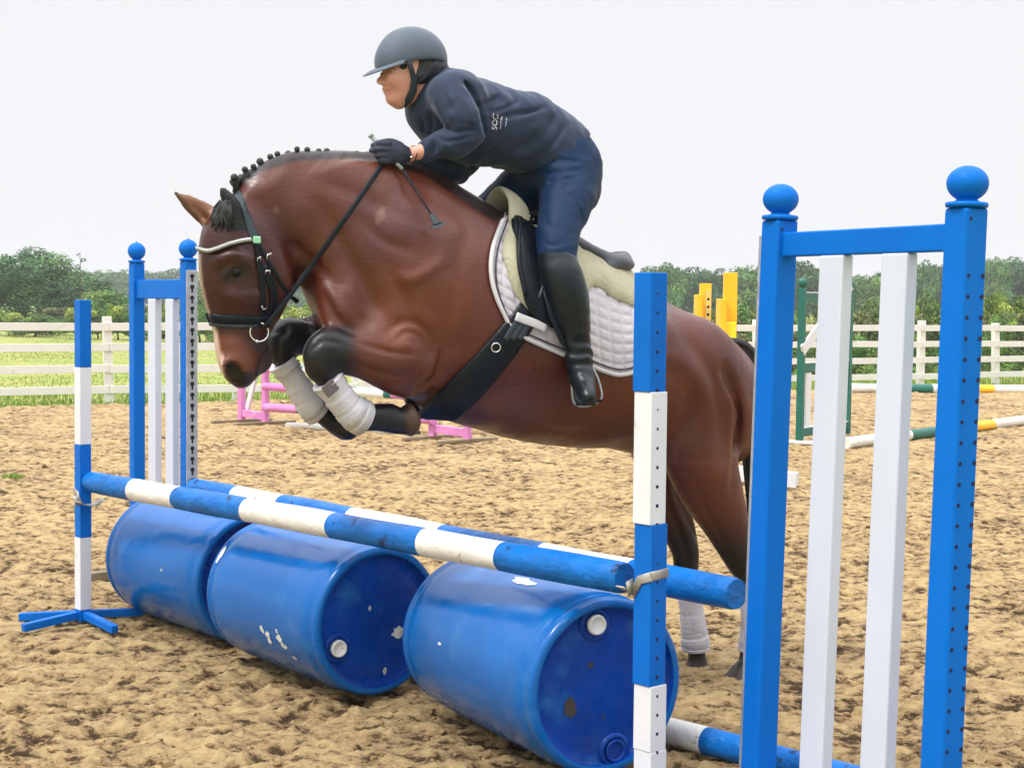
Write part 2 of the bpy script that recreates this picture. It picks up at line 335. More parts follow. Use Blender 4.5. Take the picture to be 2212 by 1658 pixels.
# ---- trees and bushes
M['leafA'] = mat('leaves', (.07, .12, .02), .6, attr='Col', spec=.3); M['bark'] = mat('bark', (.09, .07, .05), .9, var=.3, bump=.5, bscale=20)
def leaf_cloud(lumps, n, size, cols, flat=.6, shell=.55):
    """lumps: (x,y,z,rx,ry,rz); leaf quads spread in the outer volume of every lump"""
    lumps = np.array(lumps, float); w = (lumps[:, 3] * lumps[:, 5]); w /= w.sum()
    k = RNG.choice(len(lumps), n, p=w); d = RNG.normal(size=(n, 3)); d /= np.linalg.norm(d, axis=1)[:, None]
    r = shell + (1.08 - shell) * RNG.random(n) ** .6
    c = lumps[k, :3] + d * lumps[k, 3:6] * r[:, None]
    nz = fbm(c * 1.1 / max(size * 4, .3), 91, 2); keep = nz > -.32; c = c[keep]; k = k[keep]; d = d[keep]; nz = nz[keep]; n = len(c)
    nn = d * .7 + RNG.normal(size=(n, 3)) * .6 + [0, 0, flat]; nn /= np.linalg.norm(nn, axis=1)[:, None]
    t = np.cross(nn, RNG.normal(size=(n, 3))); t /= np.linalg.norm(t, axis=1)[:, None]; b = np.cross(nn, t)
    s = size * (.6 + .8 * RNG.random(n))[:, None]
    v = np.stack([c - t * s, c - b * s * .55, c + t * s, c + b * s * .55], 1)
    tone = np.array([.55 + .9 * RNG.random(len(lumps))])[0][k]
    col = np.array(cols)[RNG.integers(0, len(cols), len(lumps))][k] * (tone * (.75 + .5 * RNG.random(n)) * (1 + .25 * nz))[:, None]
    f = np.arange(4 * n).reshape(n, 4)
    return v.reshape(-1, 3), f, np.repeat(col, 4, 0)
def tree_meshes(h, w, kind, cols, nleaf, size, seed):
    """meshes (crown, trunk) of a tree of height h, crown width w standing at the origin"""
    r = np.random.default_rng(seed); lumps = []
    nl = 26 if kind != 'bush' else 16
    for i in range(nl):
        a = r.random() * 6.283; zz = r.random() ** .8
        z0, z1 = (.30, .93) if kind == 'tree' else (.12, .88)
        z = h * (z0 + (z1 - z0) * zz); env = math.sqrt(max(1 - ((z / h - (z0 + .25)) / (1.02 - z0 - .2)) ** 2, .08)); rad = w * .5 * env * (.35 + .6 * r.random() ** .5) * .8
        s = w * (.11 + .10 * r.random()) * (1.25 - .5 * zz)
        lumps.append((rad * math.cos(a), rad * math.sin(a), z, s * 1.2, s * 1.2, s * (.7 + .3 * r.random())))
    global RNG; keep = RNG; RNG = r
    v, f, c = leaf_cloud(lumps, nleaf, size, cols); RNG = keep
    tb = MB(); lean = V(((r.random() - .5) * .2 * w, (r.random() - .5) * .1 * w, 0))
    tr = .035 * h if kind == 'tree' else .02 * h
    path = [V((0, 0, -.1)), lean * .3 + V((0, 0, h * .25)), lean * .8 + V((0, 0, h * .5)), lean + V((0, 0, h * .8))]
    tb.tube(path, [tr * 1.3, tr, tr * .6, tr * .2], 8)
    for L_ in lumps[::2]:
        m = path[1].lerp(path[2], r.random()); e = V(L_[:3]); mid = m.lerp(e, .5) + V((0, 0, .05 * h)); tb.tube([m, mid, e], [tr * .4, tr * .28, tr * .1], 5)
    return (v, f, c), tb
def make_tree(name, h, w, kind, cols, nleaf, size, seed, label):
    t = thing(name, label, 'bush' if kind == 'bush' else 'tree')
    (v, f, c), tb = tree_meshes(h, w, kind, cols, nleaf, size, seed)
    mesh_np('crown' if kind == 'tree' else 'foliage', v, f, M['leafA'], t, False, {'Col': c}); tb.build('trunk' if kind == 'tree' else 'stem', M['bark'], t); return t
def dup(root, loc, rz=0, s=(1, 1, 1), label=None, group=None):
    r = root.copy(); COL.objects.link(r); r.location = loc; r.rotation_euler = (0, 0, rz); r.scale = s
    if label: r['label'] = label
    if group: r['group'] = group
    for ch in list(root.children):
        c = ch.copy(); COL.objects.link(c); c.parent = r
        for g_ in list(ch.children):
            d = g_.copy(); COL.objects.link(d); d.parent = c
    return r
DG = [(.045, .12, .03), (.06, .15, .035), (.035, .10, .03), (.09, .18, .04)]
MG = [(.09, .20, .04), (.07, .16, .035), (.13, .24, .05), (.16, .24, .06)]
BG = [(.20, .30, .035), (.14, .24, .03), (.27, .33, .06), (.09, .17, .025)]
BR = [(.14, .15, .05), (.09, .13, .03), (.20, .17, .07), (.07, .09, .03)]
protos = {}
def plant(key, spec, tx, ty, Yd, wpx, label, group, rz=None, zb=-.1):
    """tx, ty top of crown as read from the photograph, Yd its distance"""
    top = P(tx, ty, Yd); h = top.z - zb; w = wpx / F * Yd; name, kind, cols, nl, size, seed = spec[:6]
    if key not in protos:
        t = make_tree(name, 4.0, 4.0, kind, cols, nl, size, seed, label); protos[key] = (t, 4.0)
        t.location = (top.x, top.y, zb); t.scale = (w / 4, w / 4, h / 4); t['group'] = group; return t
    t = protos[key][0]; return dup(t, (top.x, top.y, zb), rz if rz is not None else random.random() * 6, (w / 4, w / 4, h / 4), label, group)
S1 = ('broadleaf_tree', 'tree', DG + MG[:1], 30000, .052, 11, 4.0)
S2 = ('broadleaf_tree', 'tree', DG, 9000, .10, 12, 4.0); S3 = ('broadleaf_tree', 'tree', DG + MG[:2], 9000, .10, 13, 4.0)
S4 = ('broadleaf_tree', 'tree', MG, 9000, .10, 14, 4.0)
B1 = ('bush', 'bush', BG, 9000, .085, 21, 4.0); B2 = ('bush', 'bush', BR, 9000, .085, 22, 4.0); B3 = ('bush', 'bush', MG + BG[:1], 9000, .085, 23, 4.0)
GT = 'trees beyond the riding arena'; GF = 'far trees along the skyline'; GB = 'bushes behind the white fence'
plant('S1', S1, 52, 532, 80, 270, 'large dark green tree at the far left edge', GT, zb=-.6)
plant('S2', S2, 165, 592, 86, 150, 'lower dark tree just right of the large left tree', GT, zb=-.6)
plant('S3', S3, -40, 590, 84, 170, 'dark tree cut off by the left edge of the picture', GT, zb=-.6)
plant('S4', S4, 228, 622, 74, 110, 'small mid green tree between the short striped post and the left wing', GT, zb=-.5)
far = [(95, 588, 260), (190, 580, 260), (262, 583, 280), (330, 585, 280), (395, 582, 285), (455, 586, 270), (520, 592, 270), (580, 590, 270), (640, 585, 250), (700, 590, 260),
       (1385, 590, 150), (1430, 568, 145), (1480, 583, 150), (1535, 580, 150), (1590, 590, 155), (1625, 571, 140), (1680, 575, 145), (1730, 566, 150), (1800, 590, 155), (1862, 592, 140), (1925, 583, 150),
       (1990, 563, 150), (2040, 571, 155), (2100, 560, 150), (2150, 553, 145), (2205, 556, 150), (2255, 560, 150)]
ks = ['S2', 'S3', 'S4']; sp = {'S2': S2, 'S3': S3, 'S4': S4}
near_of = lambda x: ('on the skyline above the left wing' if x < 480 else 'showing below the horse neck' if x < 760 else 'above the yellow posts' if x < 1640 else 'behind the white slats' if x < 2060 else 'right of the tallest blue post')
cnt_ = {}
def nth(key):
    cnt_[key] = cnt_.get(key, 0) + 1; n = cnt_[key]; return '%d%s' % (n, {1: 'st', 2: 'nd', 3: 'rd'}.get(n, 'th'))
for i, (tx, ty, Yd) in enumerate(far):
    kk = ks[(i * 2 + i // 3) % 3]; wpx = (105 + 30 * math.sin(i * 2.3)) * (1.0 if tx > 1300 else 1.15)
    plant(kk, sp[kk], tx, ty, Yd, wpx, '%s hazy front-row tree from the left %s' % (nth(near_of(tx)), near_of(tx)), GF + ' ' + near_of(tx), zb=-.3)
    dpt = Yd + 25; plant(ks[(i + 1) % 3], sp[ks[(i + 1) % 3]], tx + 34, ty + 9, dpt, wpx * 1.1, '%s fainter back-row tree from the left %s' % (nth('b' + near_of(tx)), near_of(tx)), GF + ' ' + near_of(tx), zb=-.3)
# the wood closing the view behind the single trees
lp = []
for i in range(150):
    x = -190 + 380 * i / 149 + random.uniform(-1.5, 1.5); s = random.uniform(2.2, 3.6); lp.append((x, 318 + random.uniform(-6, 6), .8 + random.uniform(0, 1.2), s * 1.3, s, s * 1.15))
v, f, c = leaf_cloud(lp, 60000, .30, DG); o = mesh_np('distant_wood', v, f, M['leafA'], None, False, {'Col': c}); tag(o, 'hazy low wood closing the view beyond the field', 'wood', kind='stuff')
bl = [(20, 668, 66), (75, 676, 64), (128, 662, 68), (170, 655, 60), (212, 642, 62), (255, 650, 60), (300, 655, 60), (345, 650, 62), (392, 640, 58), (432, 622, 56), (480, 655, 60), (545, 660, 60), (600, 652, 58), (650, 650, 56), (705, 655, 58)]
side = lambda x: ('left of the short striped post' if x < 170 else 'behind the left blue wing' if x < 440 else 'under the horse neck' if x < 800 else 'by the yellow posts' if x < 1640 else 'seen between the white slats' if x < 2060 else 'right of the tallest blue post')
bk = {'B1': B1, 'B2': B2, 'B3': B3}
for i, (tx, ty, Yd) in enumerate(bl):
    kk = ['B1', 'B3', 'B2', 'B1', 'B3'][i % 5]; plant(kk, bk[kk], tx, ty, Yd, 92 + 20 * math.sin(i), '%s low bright field edge bush from the left %s' % (nth('f' + side(tx)), side(tx)), 'field edge bushes ' + side(tx))
brr = [(1420, 640, 38), (1465, 668, 36), (1520, 652, 37), (1575, 672, 36), (1625, 640, 38), (1668, 660, 37), (1735, 665, 36), (1790, 640, 39), (1845, 668, 36), (1885, 640, 38), (1935, 655, 37), (1990, 628, 40), (2035, 660, 38), (2085, 640, 41), (2138, 618, 40), (2185, 628, 42), (2235, 620, 43), (2290, 640, 43)]
for i, (tx, ty, Yd) in enumerate(brr):
    kk = ['B2', 'B3', 'B1', 'B2', 'B3'][i % 5]
    if tx > 2100: kk = 'B1'
    plant(kk, bk[kk], tx, ty, Yd, 108 + 22 * math.sin(i * 1.7), '%s taller scrub bush from the left %s' % (nth('s' + side(tx)), side(tx)), 'scrub ' + side(tx), zb=-.35)
    kk = ['B3', 'B2'][i % 2]; plant(kk, bk[kk], tx + 25, ty + 45, Yd - 2.0, 95, '%s low scrub clump from the left %s' % (nth('l' + side(tx)), side(tx)), 'low scrub ' + side(tx), zb=-.25)
# thin saplings against the sky
for tx, ty in ((146, 566), (173, 545)):
    b = P(tx, ty, 78); t = thing('sapling', 'thin twiggy sapling poking up %s' % ('beside the large left tree' if tx < 150 else 'above the treeline, taller of two'), 'tree', (b.x, b.y, -.3))
    m = MB(); m.tube([(b.x, b.y, -.3), (b.x + .03, b.y, b.z * .6), (b.x, b.y, b.z)], [.03, .02, .008], 5)
    lp = []
    for k in range(5):
        z = b.z * (.62 + .4 * k / 5); e = V((b.x + random.uniform(-.25, .25), b.y, z + .15)); m.tube([(b.x, b.y, z - .1), e], .008, 4); lp.append((e.x, e.y, e.z, .14, .14, .11))
    m.build('trunk', M['bark'], t); v, f, c = leaf_cloud(lp, 160, .05, DG); mesh_np('crown', v, f, M['leafA'], t, False, {'Col': c})

# ---- post and rail fence
fr = thing('post_and_rail_fence', 'white four-rail fence along the far side of the arena', 'fence', (FO[0], FO[1], 0))
posts = []
for i in range(-4, 19):
    c = FO + FE * (i * 1.96 + .88); posts.append(c)
ax = (V((*FE, 0)), V((*FM, 0)), V((0, 0, 1)))
for i, c in enumerate(posts):
    m = MB(); ln = random.uniform(-.012, .03); m.beam((c[0] + ln, c[1], -.15), (c[0] - ln, c[1], 1.22 + random.uniform(-.02, .03)), .12, .12, V((*FM, 0))); m.build('post', M['fence'], fr, .008)
for j, z in enumerate((.17, .48, .79, 1.10)):
    m = MB(); 
    for i in range(len(posts) - 1):
        a = posts[i]; b = posts[i + 1]; da, db = random.uniform(-.012, .012), random.uniform(-.012, .012)
        m.beam((a[0] - FM[0] * .075 + FE[0] * .003, a[1] - FM[1] * .075, z + da), (b[0] - FM[0] * .075 - FE[0] * .003, b[1] - FM[1] * .075, z + db), .026, .115)
    m.build('rail', M['fence'], fr, .004)

# ================================================================== THE JUMP
def striped_post(name, x, y, hgt, s, bands, hole_from, cup_z, label, front_cup, fx, lean=(0, 0), holes=True):
    """square upright turned 45 degrees to us; bands: [(z0, z1, mat index)]"""
    t = thing(name, label, 'jump stand', (x, y, 0), 'striped upright stands of the blue jump')
    d = V((.67, -.742, 0)).normalized(); q = V((0, 0, 1)).cross(d)      # d along the pole towards the right
    m = MB()
    L = lambda z: V((x + lean[0] * z, y + lean[1] * z, z))
    zs = [b[0] for b in bands] + [bands[-1][1]]
    for z0, z1, mi in bands:
        m.box((L(z0) + L(z1)) / 2, (s, s, z1 - z0), (d, q, V((0, 0, 1))), mi)
    if holes:
        z = hole_from
        while z < hgt - .05:
            m.disc(L(z) + d * (s / 2) + q * (-s * .08), d, s * .085, 12, 2); z += .0565
    m.build('upright', [M['blue'], M['white'], M['hole']], t, .0035)
    for k, (ang, ll) in enumerate(fx):
        a = math.radians(ang); e = V((math.cos(a), math.sin(a), 0)); f_ = MB(); c0 = V((x, y, .05)) + e * s * .5
        f_.beam(c0, V((x, y, .030)) + e * ll, .034, .036); f_.build('foot', M['blue'], t, .004)
    # steel cup: strap round the post and a shallow tray under the pole
    c = MB(); z = cup_z; h = s / 2 + .003; o = L(z); sg = front_cup
    # strap climbing across the faces turned to us (-q side and the pole side)
    c.strap([o + d * (-sg * h) - q * (h + .0) + V((0, 0, -.012)), o + d * (-sg * h * .2) - q * h + V((0, 0, .035)), o + d * (sg * h) - q * h + V((0, 0, .05))], -q, .028, .004)
    c.strap([o + d * (sg * h) - q * h + V((0, 0, .05)), o + d * (sg * h) + q * h + V((0, 0, .055))], d * sg, .028, .004)
    tr = []
    for k in range(9):
        u = -1 + k / 4; tr.append(o + d * (-sg * (h + .035)) + q * (u * .062) + V((0, 0, -.012 + .022 * u * u)))
    c.strap(tr, V((0, 0, 1)), .055, .004)
    c.strap([o + d * (-sg * h) - q * .05 + V((0, 0, .03)), o + d * (-sg * h) - q * h + V((0, 0, -.012))], d * -sg, .03, .004)
    c.build('cup', M['steelcup'], t)
    return t
# left stand (whole), middle stand (its foot is below the frame)
LX, LY = -1.968, 6.98; MXx, MYy = .424, 4.49
zL = lambda ty: CAMH - (ty - 646) / F * LY
zM = lambda ty: CAMH - (ty - 658) / F * MYy
striped_post('striped_stand', LX, LY, 1.49, .057, [(0.02, zL(1320), 0), (zL(1320), zL(1162), 1), (zL(1162), zL(960), 0), (zL(960), zL(793), 1), (zL(793), zL(648), 0)], .1, .575,
             'short blue and white striped stand on a cross foot at left', -1, [(176, .30), (226, .30), (-48, .31), (34, .30)], lean=(.004, 0), holes=False)
striped_post('striped_stand', MXx, MYy, 1.59, .0695, [(0.02, .18, 1), (.18, zM(1484), 1), (zM(1484), zM(1132), 0), (zM(1132), zM(845), 1), (zM(845), zM(589), 0)], .12, .655,
             'blue and white striped stand with round holes before the saddle', 1, [(178, .36), (228, .36), (-48, .36), (38, .36)], lean=(-.014, 0))

def pole(name, a, b, r, cuts, label, group, mats, first=0, sag=0.0):
    """round rail from a to b; cuts are the fractions where the paint changes"""
    a, b = V(a), V(b); fr_ = sorted(set([0, .004] + list(cuts) + [.996, 1] + [i / 40 for i in range(41)])); pts = []; rr = []; mis = []
    ax = (b - a).normalized(); sdv = ax.cross(V((0, 0, 1)))
    for i, f_ in enumerate(fr_):
        wob = .004 * math.sin(f_ * 9 + a.x * 3) ; pts.append(a.lerp(b, f_) + V((0, 0, -sag * 4 * f_ * (1 - f_))) + sdv * wob)
        rr.append(r * (1 + .025 * math.sin(f_ * 31 + b.y)) * (.93 if f_ in (0, 1) else 1))
        mis.append((first + sum(1 for c in cuts if c <= f_ + 1e-6)) % 2 if len(mats) == 2 else min(first + sum(1 for c in cuts if c <= f_ + 1e-6), len(mats) - 1))
    m = MB(); m.tube(pts, rr, 24, 0, mis=mis[:-1] + [mis[-1]]); o = m.build(name, mats, None); return tag(o, label, 'pole', group)
# front rail, back rail, ground rail
dr = V((.67, -.742, 0)).normalized()
PA = P(196, 1040, LY + .0); PB = P(1350, 1248, MYy + .045)
def frac(A, B, tx):                                     # fraction of A-B seen at column tx
    lo, hi = 0.0, 1.0
    Ri = RC.transposed()
    def px(p): q = Ri @ (p - V((0, 0, CAMH))); return 1106 + F * q.x / -q.z
    for _ in range(40):
        m_ = (lo + hi) / 2
        if px(A.lerp(B, m_)) < tx: lo = m_
        else: hi = m_
    return lo
GP = 'blue and white rails of the jump'
pole('jump_pole', PA, PB, .049, [frac(PA, PB, x) for x in (294, 388, 536, 722, 922, 1090)], 'front blue and white rail lying over the three drums', GP, [M['bluewood'], M['whitewood']])
WLx, WLy = -1.63, 7.7; WRx, WRy = .814, 4.6
QA = P(420, 1054, WLy - .05); QB = P(1590, 1283, WRy + .16)
pole('jump_pole', QA, QB, .052, [frac(QA, QB, x) for x in (515, 612, 762, 960, 1178, 1370)], 'back blue and white rail between the two tall wings', GP, [M['bluewood'], M['whitewood']])
GA = V((-1.25, 7.22, .05)); g1 = G(1527, 1628); g2 = G(1800, 1703); gd = (g2 - g1).normalized(); GA = g1 - gd * 2.6; GB_ = g1 + gd * 1.0
GA.z = GB_.z = .045
pole('ground_pole', GA, GB_, .046, [frac(GA, GB_, 1300), frac(GA, GB_, 1527)], 'blue and white pole lying on the sand beside the nearest drum', GP, [M['bluewood'], M['whitewood']])

# ---- drums
def drum(X0, Y0, th, L, label, caps, marks, roll):
    """near lid centre at X0, Y0; axis swings th degrees from straight away towards the left"""
    a = V((-math.sin(math.radians(th)), math.cos(math.radians(th)), 0)); R = .29; o = V((X0, Y0, R)); t = thing('plastic_drum', label, 'drum', (X0 + a.x * L / 2, Y0 + a.y * L / 2, 0), 'blue plastic drums under the jump rails')
    rot = Matrix.Rotation(roll, 3, a)
    prof = [(.255, .0), (.262, -.002), (.275, .0), (.281, .006), (.2835, .014), (.284, .022), (.279, .030), (.2765, .040), (.283, .055), (.2885, .075), (.29, .10)]
    n_ = 12
    for i in range(n_): prof.append((.29 - .0018 * (1 - abs(math.cos(i * 1.31))), .14 + (L - .28) * i / (n_ - 1)))
    prof += [(.29, L - .10), (.2885, L - .075), (.283, L - .055), (.2765, L - .040), (.279, L - .03), (.284, L - .022), (.2835, L - .012), (.275, L), (.262, L), (.255, L)]
    m = MB(); m.lathe(prof, o, a, 72)
    m.f = m.f[:-2]; m.m = m.m[:-2]; m.sm = m.sm[:-2]; m.build('body', M['barrel'], t)
    for e, zz, sg in (('lid', 0.0, 1), ('base', L, -1)):
        l = MB(); l.lathe([(.256, zz + sg * .0005), (.2545, zz + sg * .022), (.248, zz + sg * .030), (.21, zz + sg * .028), (.17, zz + sg * .024), (.12, zz + sg * .026), (.02, zz + sg * .024), (.001, zz + sg * .024)], o, a, 64)
        l.f = [f for f in l.f if len(f) == 4]; l.m = l.m[:len(l.f)]; l.sm = l.sm[:len(l.f)]; lo = l.build(e, M['barrelend'], t)
        if e == 'lid':
            for (u, w_, kind) in caps:                # u right, w up on the lid as seen from in front
                side = V((0, 0, 1)).cross(a) * -1; side = a.cross(V((0, 0, 1)))
                c = o + side * u + V((0, 0, w_)) + a * .026
                b = MB(); b.lathe([(.058, .004), (.055, -.006), (.046, -.010), (.040, -.006)], c, a, 28); b.f = b.f[:-2]; b.m = b.m[:-2]; b.sm = b.sm[:-2]
                if kind == 'well':
                    b.lathe([(.037, -.006), (.036, -.014), (.029, -.014), (.027, .02)], c, a, 28); b.build('bung_hole', [M['barrelend']], lo)
                    h = MB(); h.disc(c + a * .008, -a, .0275, 20); h.build('opening', M['hole'], lo)
                else:
                    b.build('bung_collar', [M['barrelend']], lo)
                    k = MB(); k.lathe([(.031, .0), (.033, -.014), (.031, -.022), (.026, -.0225), (.024, -.018), (.001, -.018)], c, a, 28); k.build('bung_cap', M['cap'], lo)
    # scraps of label and scuffs on the skin or lid
    up = V((0, 0, 1)); side = a.cross(up)
    for (where, p1, p2, w_, h_, mk, seed) in marks:
        r = random.Random(seed); q = MB(); n = 13
        ring = [(w_ * .5 * math.cos(2 * math.pi * i / n) * (.6 + .6 * r.random()), h_ * .5 * math.sin(2 * math.pi * i / n) * (.6 + .6 * r.random())) for i in range(n)]
        def at(u, v):
            if where == 'side':                      # p1 along the axis, p2 angle up from the left horizontal
                an = p2 + v / R; return o + a * (p1 + u) + (-side * math.cos(an) + up * math.sin(an)) * (R + .0012)
            return o + side * (p1 + u) + up * (p2 + v) + a * .0215
        vs = [at(0, 0)] + [at(u * .5, v * .5) for u, v in ring] + [at(u, v) for u, v in ring]
        fs = [(0, 1 + i, 1 + (i + 1) % n) for i in range(n)] + [(1 + i, 1 + n + i, 1 + n + (i + 1) % n, 1 + (i + 1) % n) for i in range(n)]
        q.add(vs, fs); q.build('label_scrap' if mk == 'paper' else 'stain', M[mk], t)
    return t
DL = .88
drum(.312, 4.785, 29, .94, 'nearest blue drum with a white cap and an open bung hole', [(-.035, .20, 'cap'), (.045, -.215, 'well')],
     [('side', .40, 1.28, .16, .05, 'paper', 1), ('lid', -.125, -.055, .055, .07, 'mud', 4), ('lid', -.05, .07, .022, .022, 'mud', 5), ('lid', .0, -.10, .012, .02, 'mud', 8), ('side', .62, .15, .03, .012, 'paper', 9)], .3)
drum(-.495, 5.75, 38, DL, 'middle blue drum with torn label scraps and one white cap', [(-.172, -.085, 'cap')],
     [('side', .40, -.23, .030, .035, 'paper', 11), ('side', .36, -.29, .045, .035, 'paper', 12), ('side', .36, -.37, .035, .03, 'paper', 13), ('side', .28, -.18, .022, .02, 'paper', 14), ('side', .27, -.28, .045, .035, 'paper', 15), ('side', .25, -.37, .05, .028, 'paper', 16),
      ('side', .20, -.52, .03, .02, 'paper', 17), ('side', .83, .62, .03, .09, 'paper', 18), ('lid', -.03, .05, .014, .022, 'paper', 19), ('lid', .10, -.06, .06, .05, 'paper', 20), ('lid', .04, -.20, .02, .03, 'paper', 21)], .2)
drum(-1.115, 6.6, 40, DL, 'farthest blue drum behind the short striped stand', [(.08, .18, 'cap')], [('side', .30, .1, .02, .012, 'paper', 31)], .5)

# ---- wings: two ball-topped posts, top bar, white slats
def wing(name, a, b, s, top, ball, lean, label, slat_px, bar_z, track_a, holes_b, group, dims, bs=1.0):
    a, b = V(a), V(b); d = (b - a); d.z = 0; W = d.length; d.normalize(); q = V((0, 0, 1)).cross(d); t = thing(name, label, 'jump wing', ((a.x + b.x) / 2, (a.y + b.y) / 2, 0), group)
    L = lambda p, z: V((p.x + lean[0] * (z - 1), p.y + lean[1] * (z - 1), z)); U = (L(a, 1) - L(a, 0)).normalized()
    blue = M['blueplastic']
    for k, p in enumerate((a, b)):
        m = MB(); m.box((L(p, .02) + L(p, top)) / 2, (s, s, top - .02), (d, q, U)); po = m.build('post', blue, t, s * .12, 3)
        c = MB(); c.lathe([(s * .50, 0), (s * .66, .001), (s * .68, .007), (s * .66, .013), (s * .40, .016), (s * .34, .020), (s * .34, .03)], L(p, top), U, 28)
        c.build('post_cap', blue, po)
        r = ball; bl = MB(); n = 18; prof = [(max(r * math.sin(math.pi * i / n), .002), r * (1 - math.cos(math.pi * i / n)) * bs) for i in range(n + 1)]
        bl.lathe(prof, L(p, top + .016), U, 32)
        if bs > .9: bl.tube([L(p, top + .014 + 2 * r * bs), L(p, top + .022 + 2 * r * bs)], [r * .14, r * .03], 8)
        bl.build('ball', blue, po)
        # peg holes
        h = MB(); z = top - .085; h.disc(L(p, top - .035) + d * (s / 2 if k else -s / 2) * 1.0 - q * 0, d if k else -d, s * .05, 10) if 0 else None
        if (k == 1 and holes_b) or (k == 1 and track_a == 'right'):
            pass
        zz = top - dims[0]
        while zz > .12:
            if holes_b and k == 1:
                for f_, rr_ in ((-.33, .078), (.29, .070)): h.disc(L(p, zz) + d * (s / 2) + q * (f_ * s * -1), d, s * rr_, 12)
            if track_a == 'right' and k == 1: h.disc(L(p, zz) - q * (s / 2) + d * (-s * .02), -q, s * .055, 10)
            zz -= dims[1]
        if holes_b: h.disc(L(p, top - .03) + (d * (s / 2) - q * s * .3 if k else d * (s / 2) - q * s * .3), d, s * .06, 12)
        if h.v: h.build('peg_hole', M['hole'], po)['kind'] = 'stuff'
        if (track_a == 'right' and k == 1) or (track_a == 'left' and k == 0):
            g_ = 1 if k else -1; off = d * (g_ * (s / 2 + .006)); tk = MB(); z0, z1 = .05, top - .045
            tk.box((L(p, z0) + L(p, z1)) / 2 + off, (.012, s * .9, z1 - z0), (d, q, U)); to = tk.build('cup_track', M['zinc'], po, .002)
            kh = MB(); zz = z1 - .03
            while zz > .1:
                f0 = L(p, zz) + off + d * (g_ * .006); kh.disc(f0, d * g_, s * .17, 12); kh.box(f0 + V((0, 0, -s * .26)) , (.003, s * .14, s * .34), (d, q, U)); zz -= .054
            kh.build('keyhole', M['holeblack'], to)['kind'] = 'stuff'
        f = MB(); f.box(V((p.x, p.y, .03)) , (.07, .62, .05), (d, q, V((0, 0, 1)))); f.build('foot_board', M['wood'], t, .004)
    for z in (bar_z, .05):
        m = MB(); m.beam(L(a, z) + d * s * .45, L(b, z) - d * s * .45, s * .5, dims[2]); m.build('top_bar' if z > 1 else 'bottom_bar', blue, t, .006, 3)
    for f_ in slat_px:
        m = MB(); c = a + d * (W * f_); w_ = dims[3]
        m.box((L(c, .05 + dims[2] * .5) + L(c, bar_z - dims[2] * .5)) / 2 , (w_, w_ * .42, bar_z - dims[2] - .05), (d, q, U)); m.build('slat', M['whiteplastic'], t, .006, 3)
    return t
GW = 'tall blue wings of the jump'
wl = P(296, 800, 8.2); wr = P(407, 800, 7.7)
wing('jump_wing', (wl.x, wl.y, 0), (wr.x, wr.y, 0), .0655, 1.695, .047, (.0, 0), 'far blue wing with two white slats behind the left stand', (.36, .70), 1.555, 'right', False, GW, (.17, .058, .10, .092))
wl = P(1663, 1050, 4.6); wr = P(2060, 1050, 3.95)
wing('jump_wing', (wl.x, wl.y, 0), (wr.x, wr.y, 0), .080, 1.757, .0535, (.020, 0), 'near blue wing with two white slats at the right', (.345, .685), 1.682, 'left', True, GW, (.175, .0535, .072, .100), bs=.86)

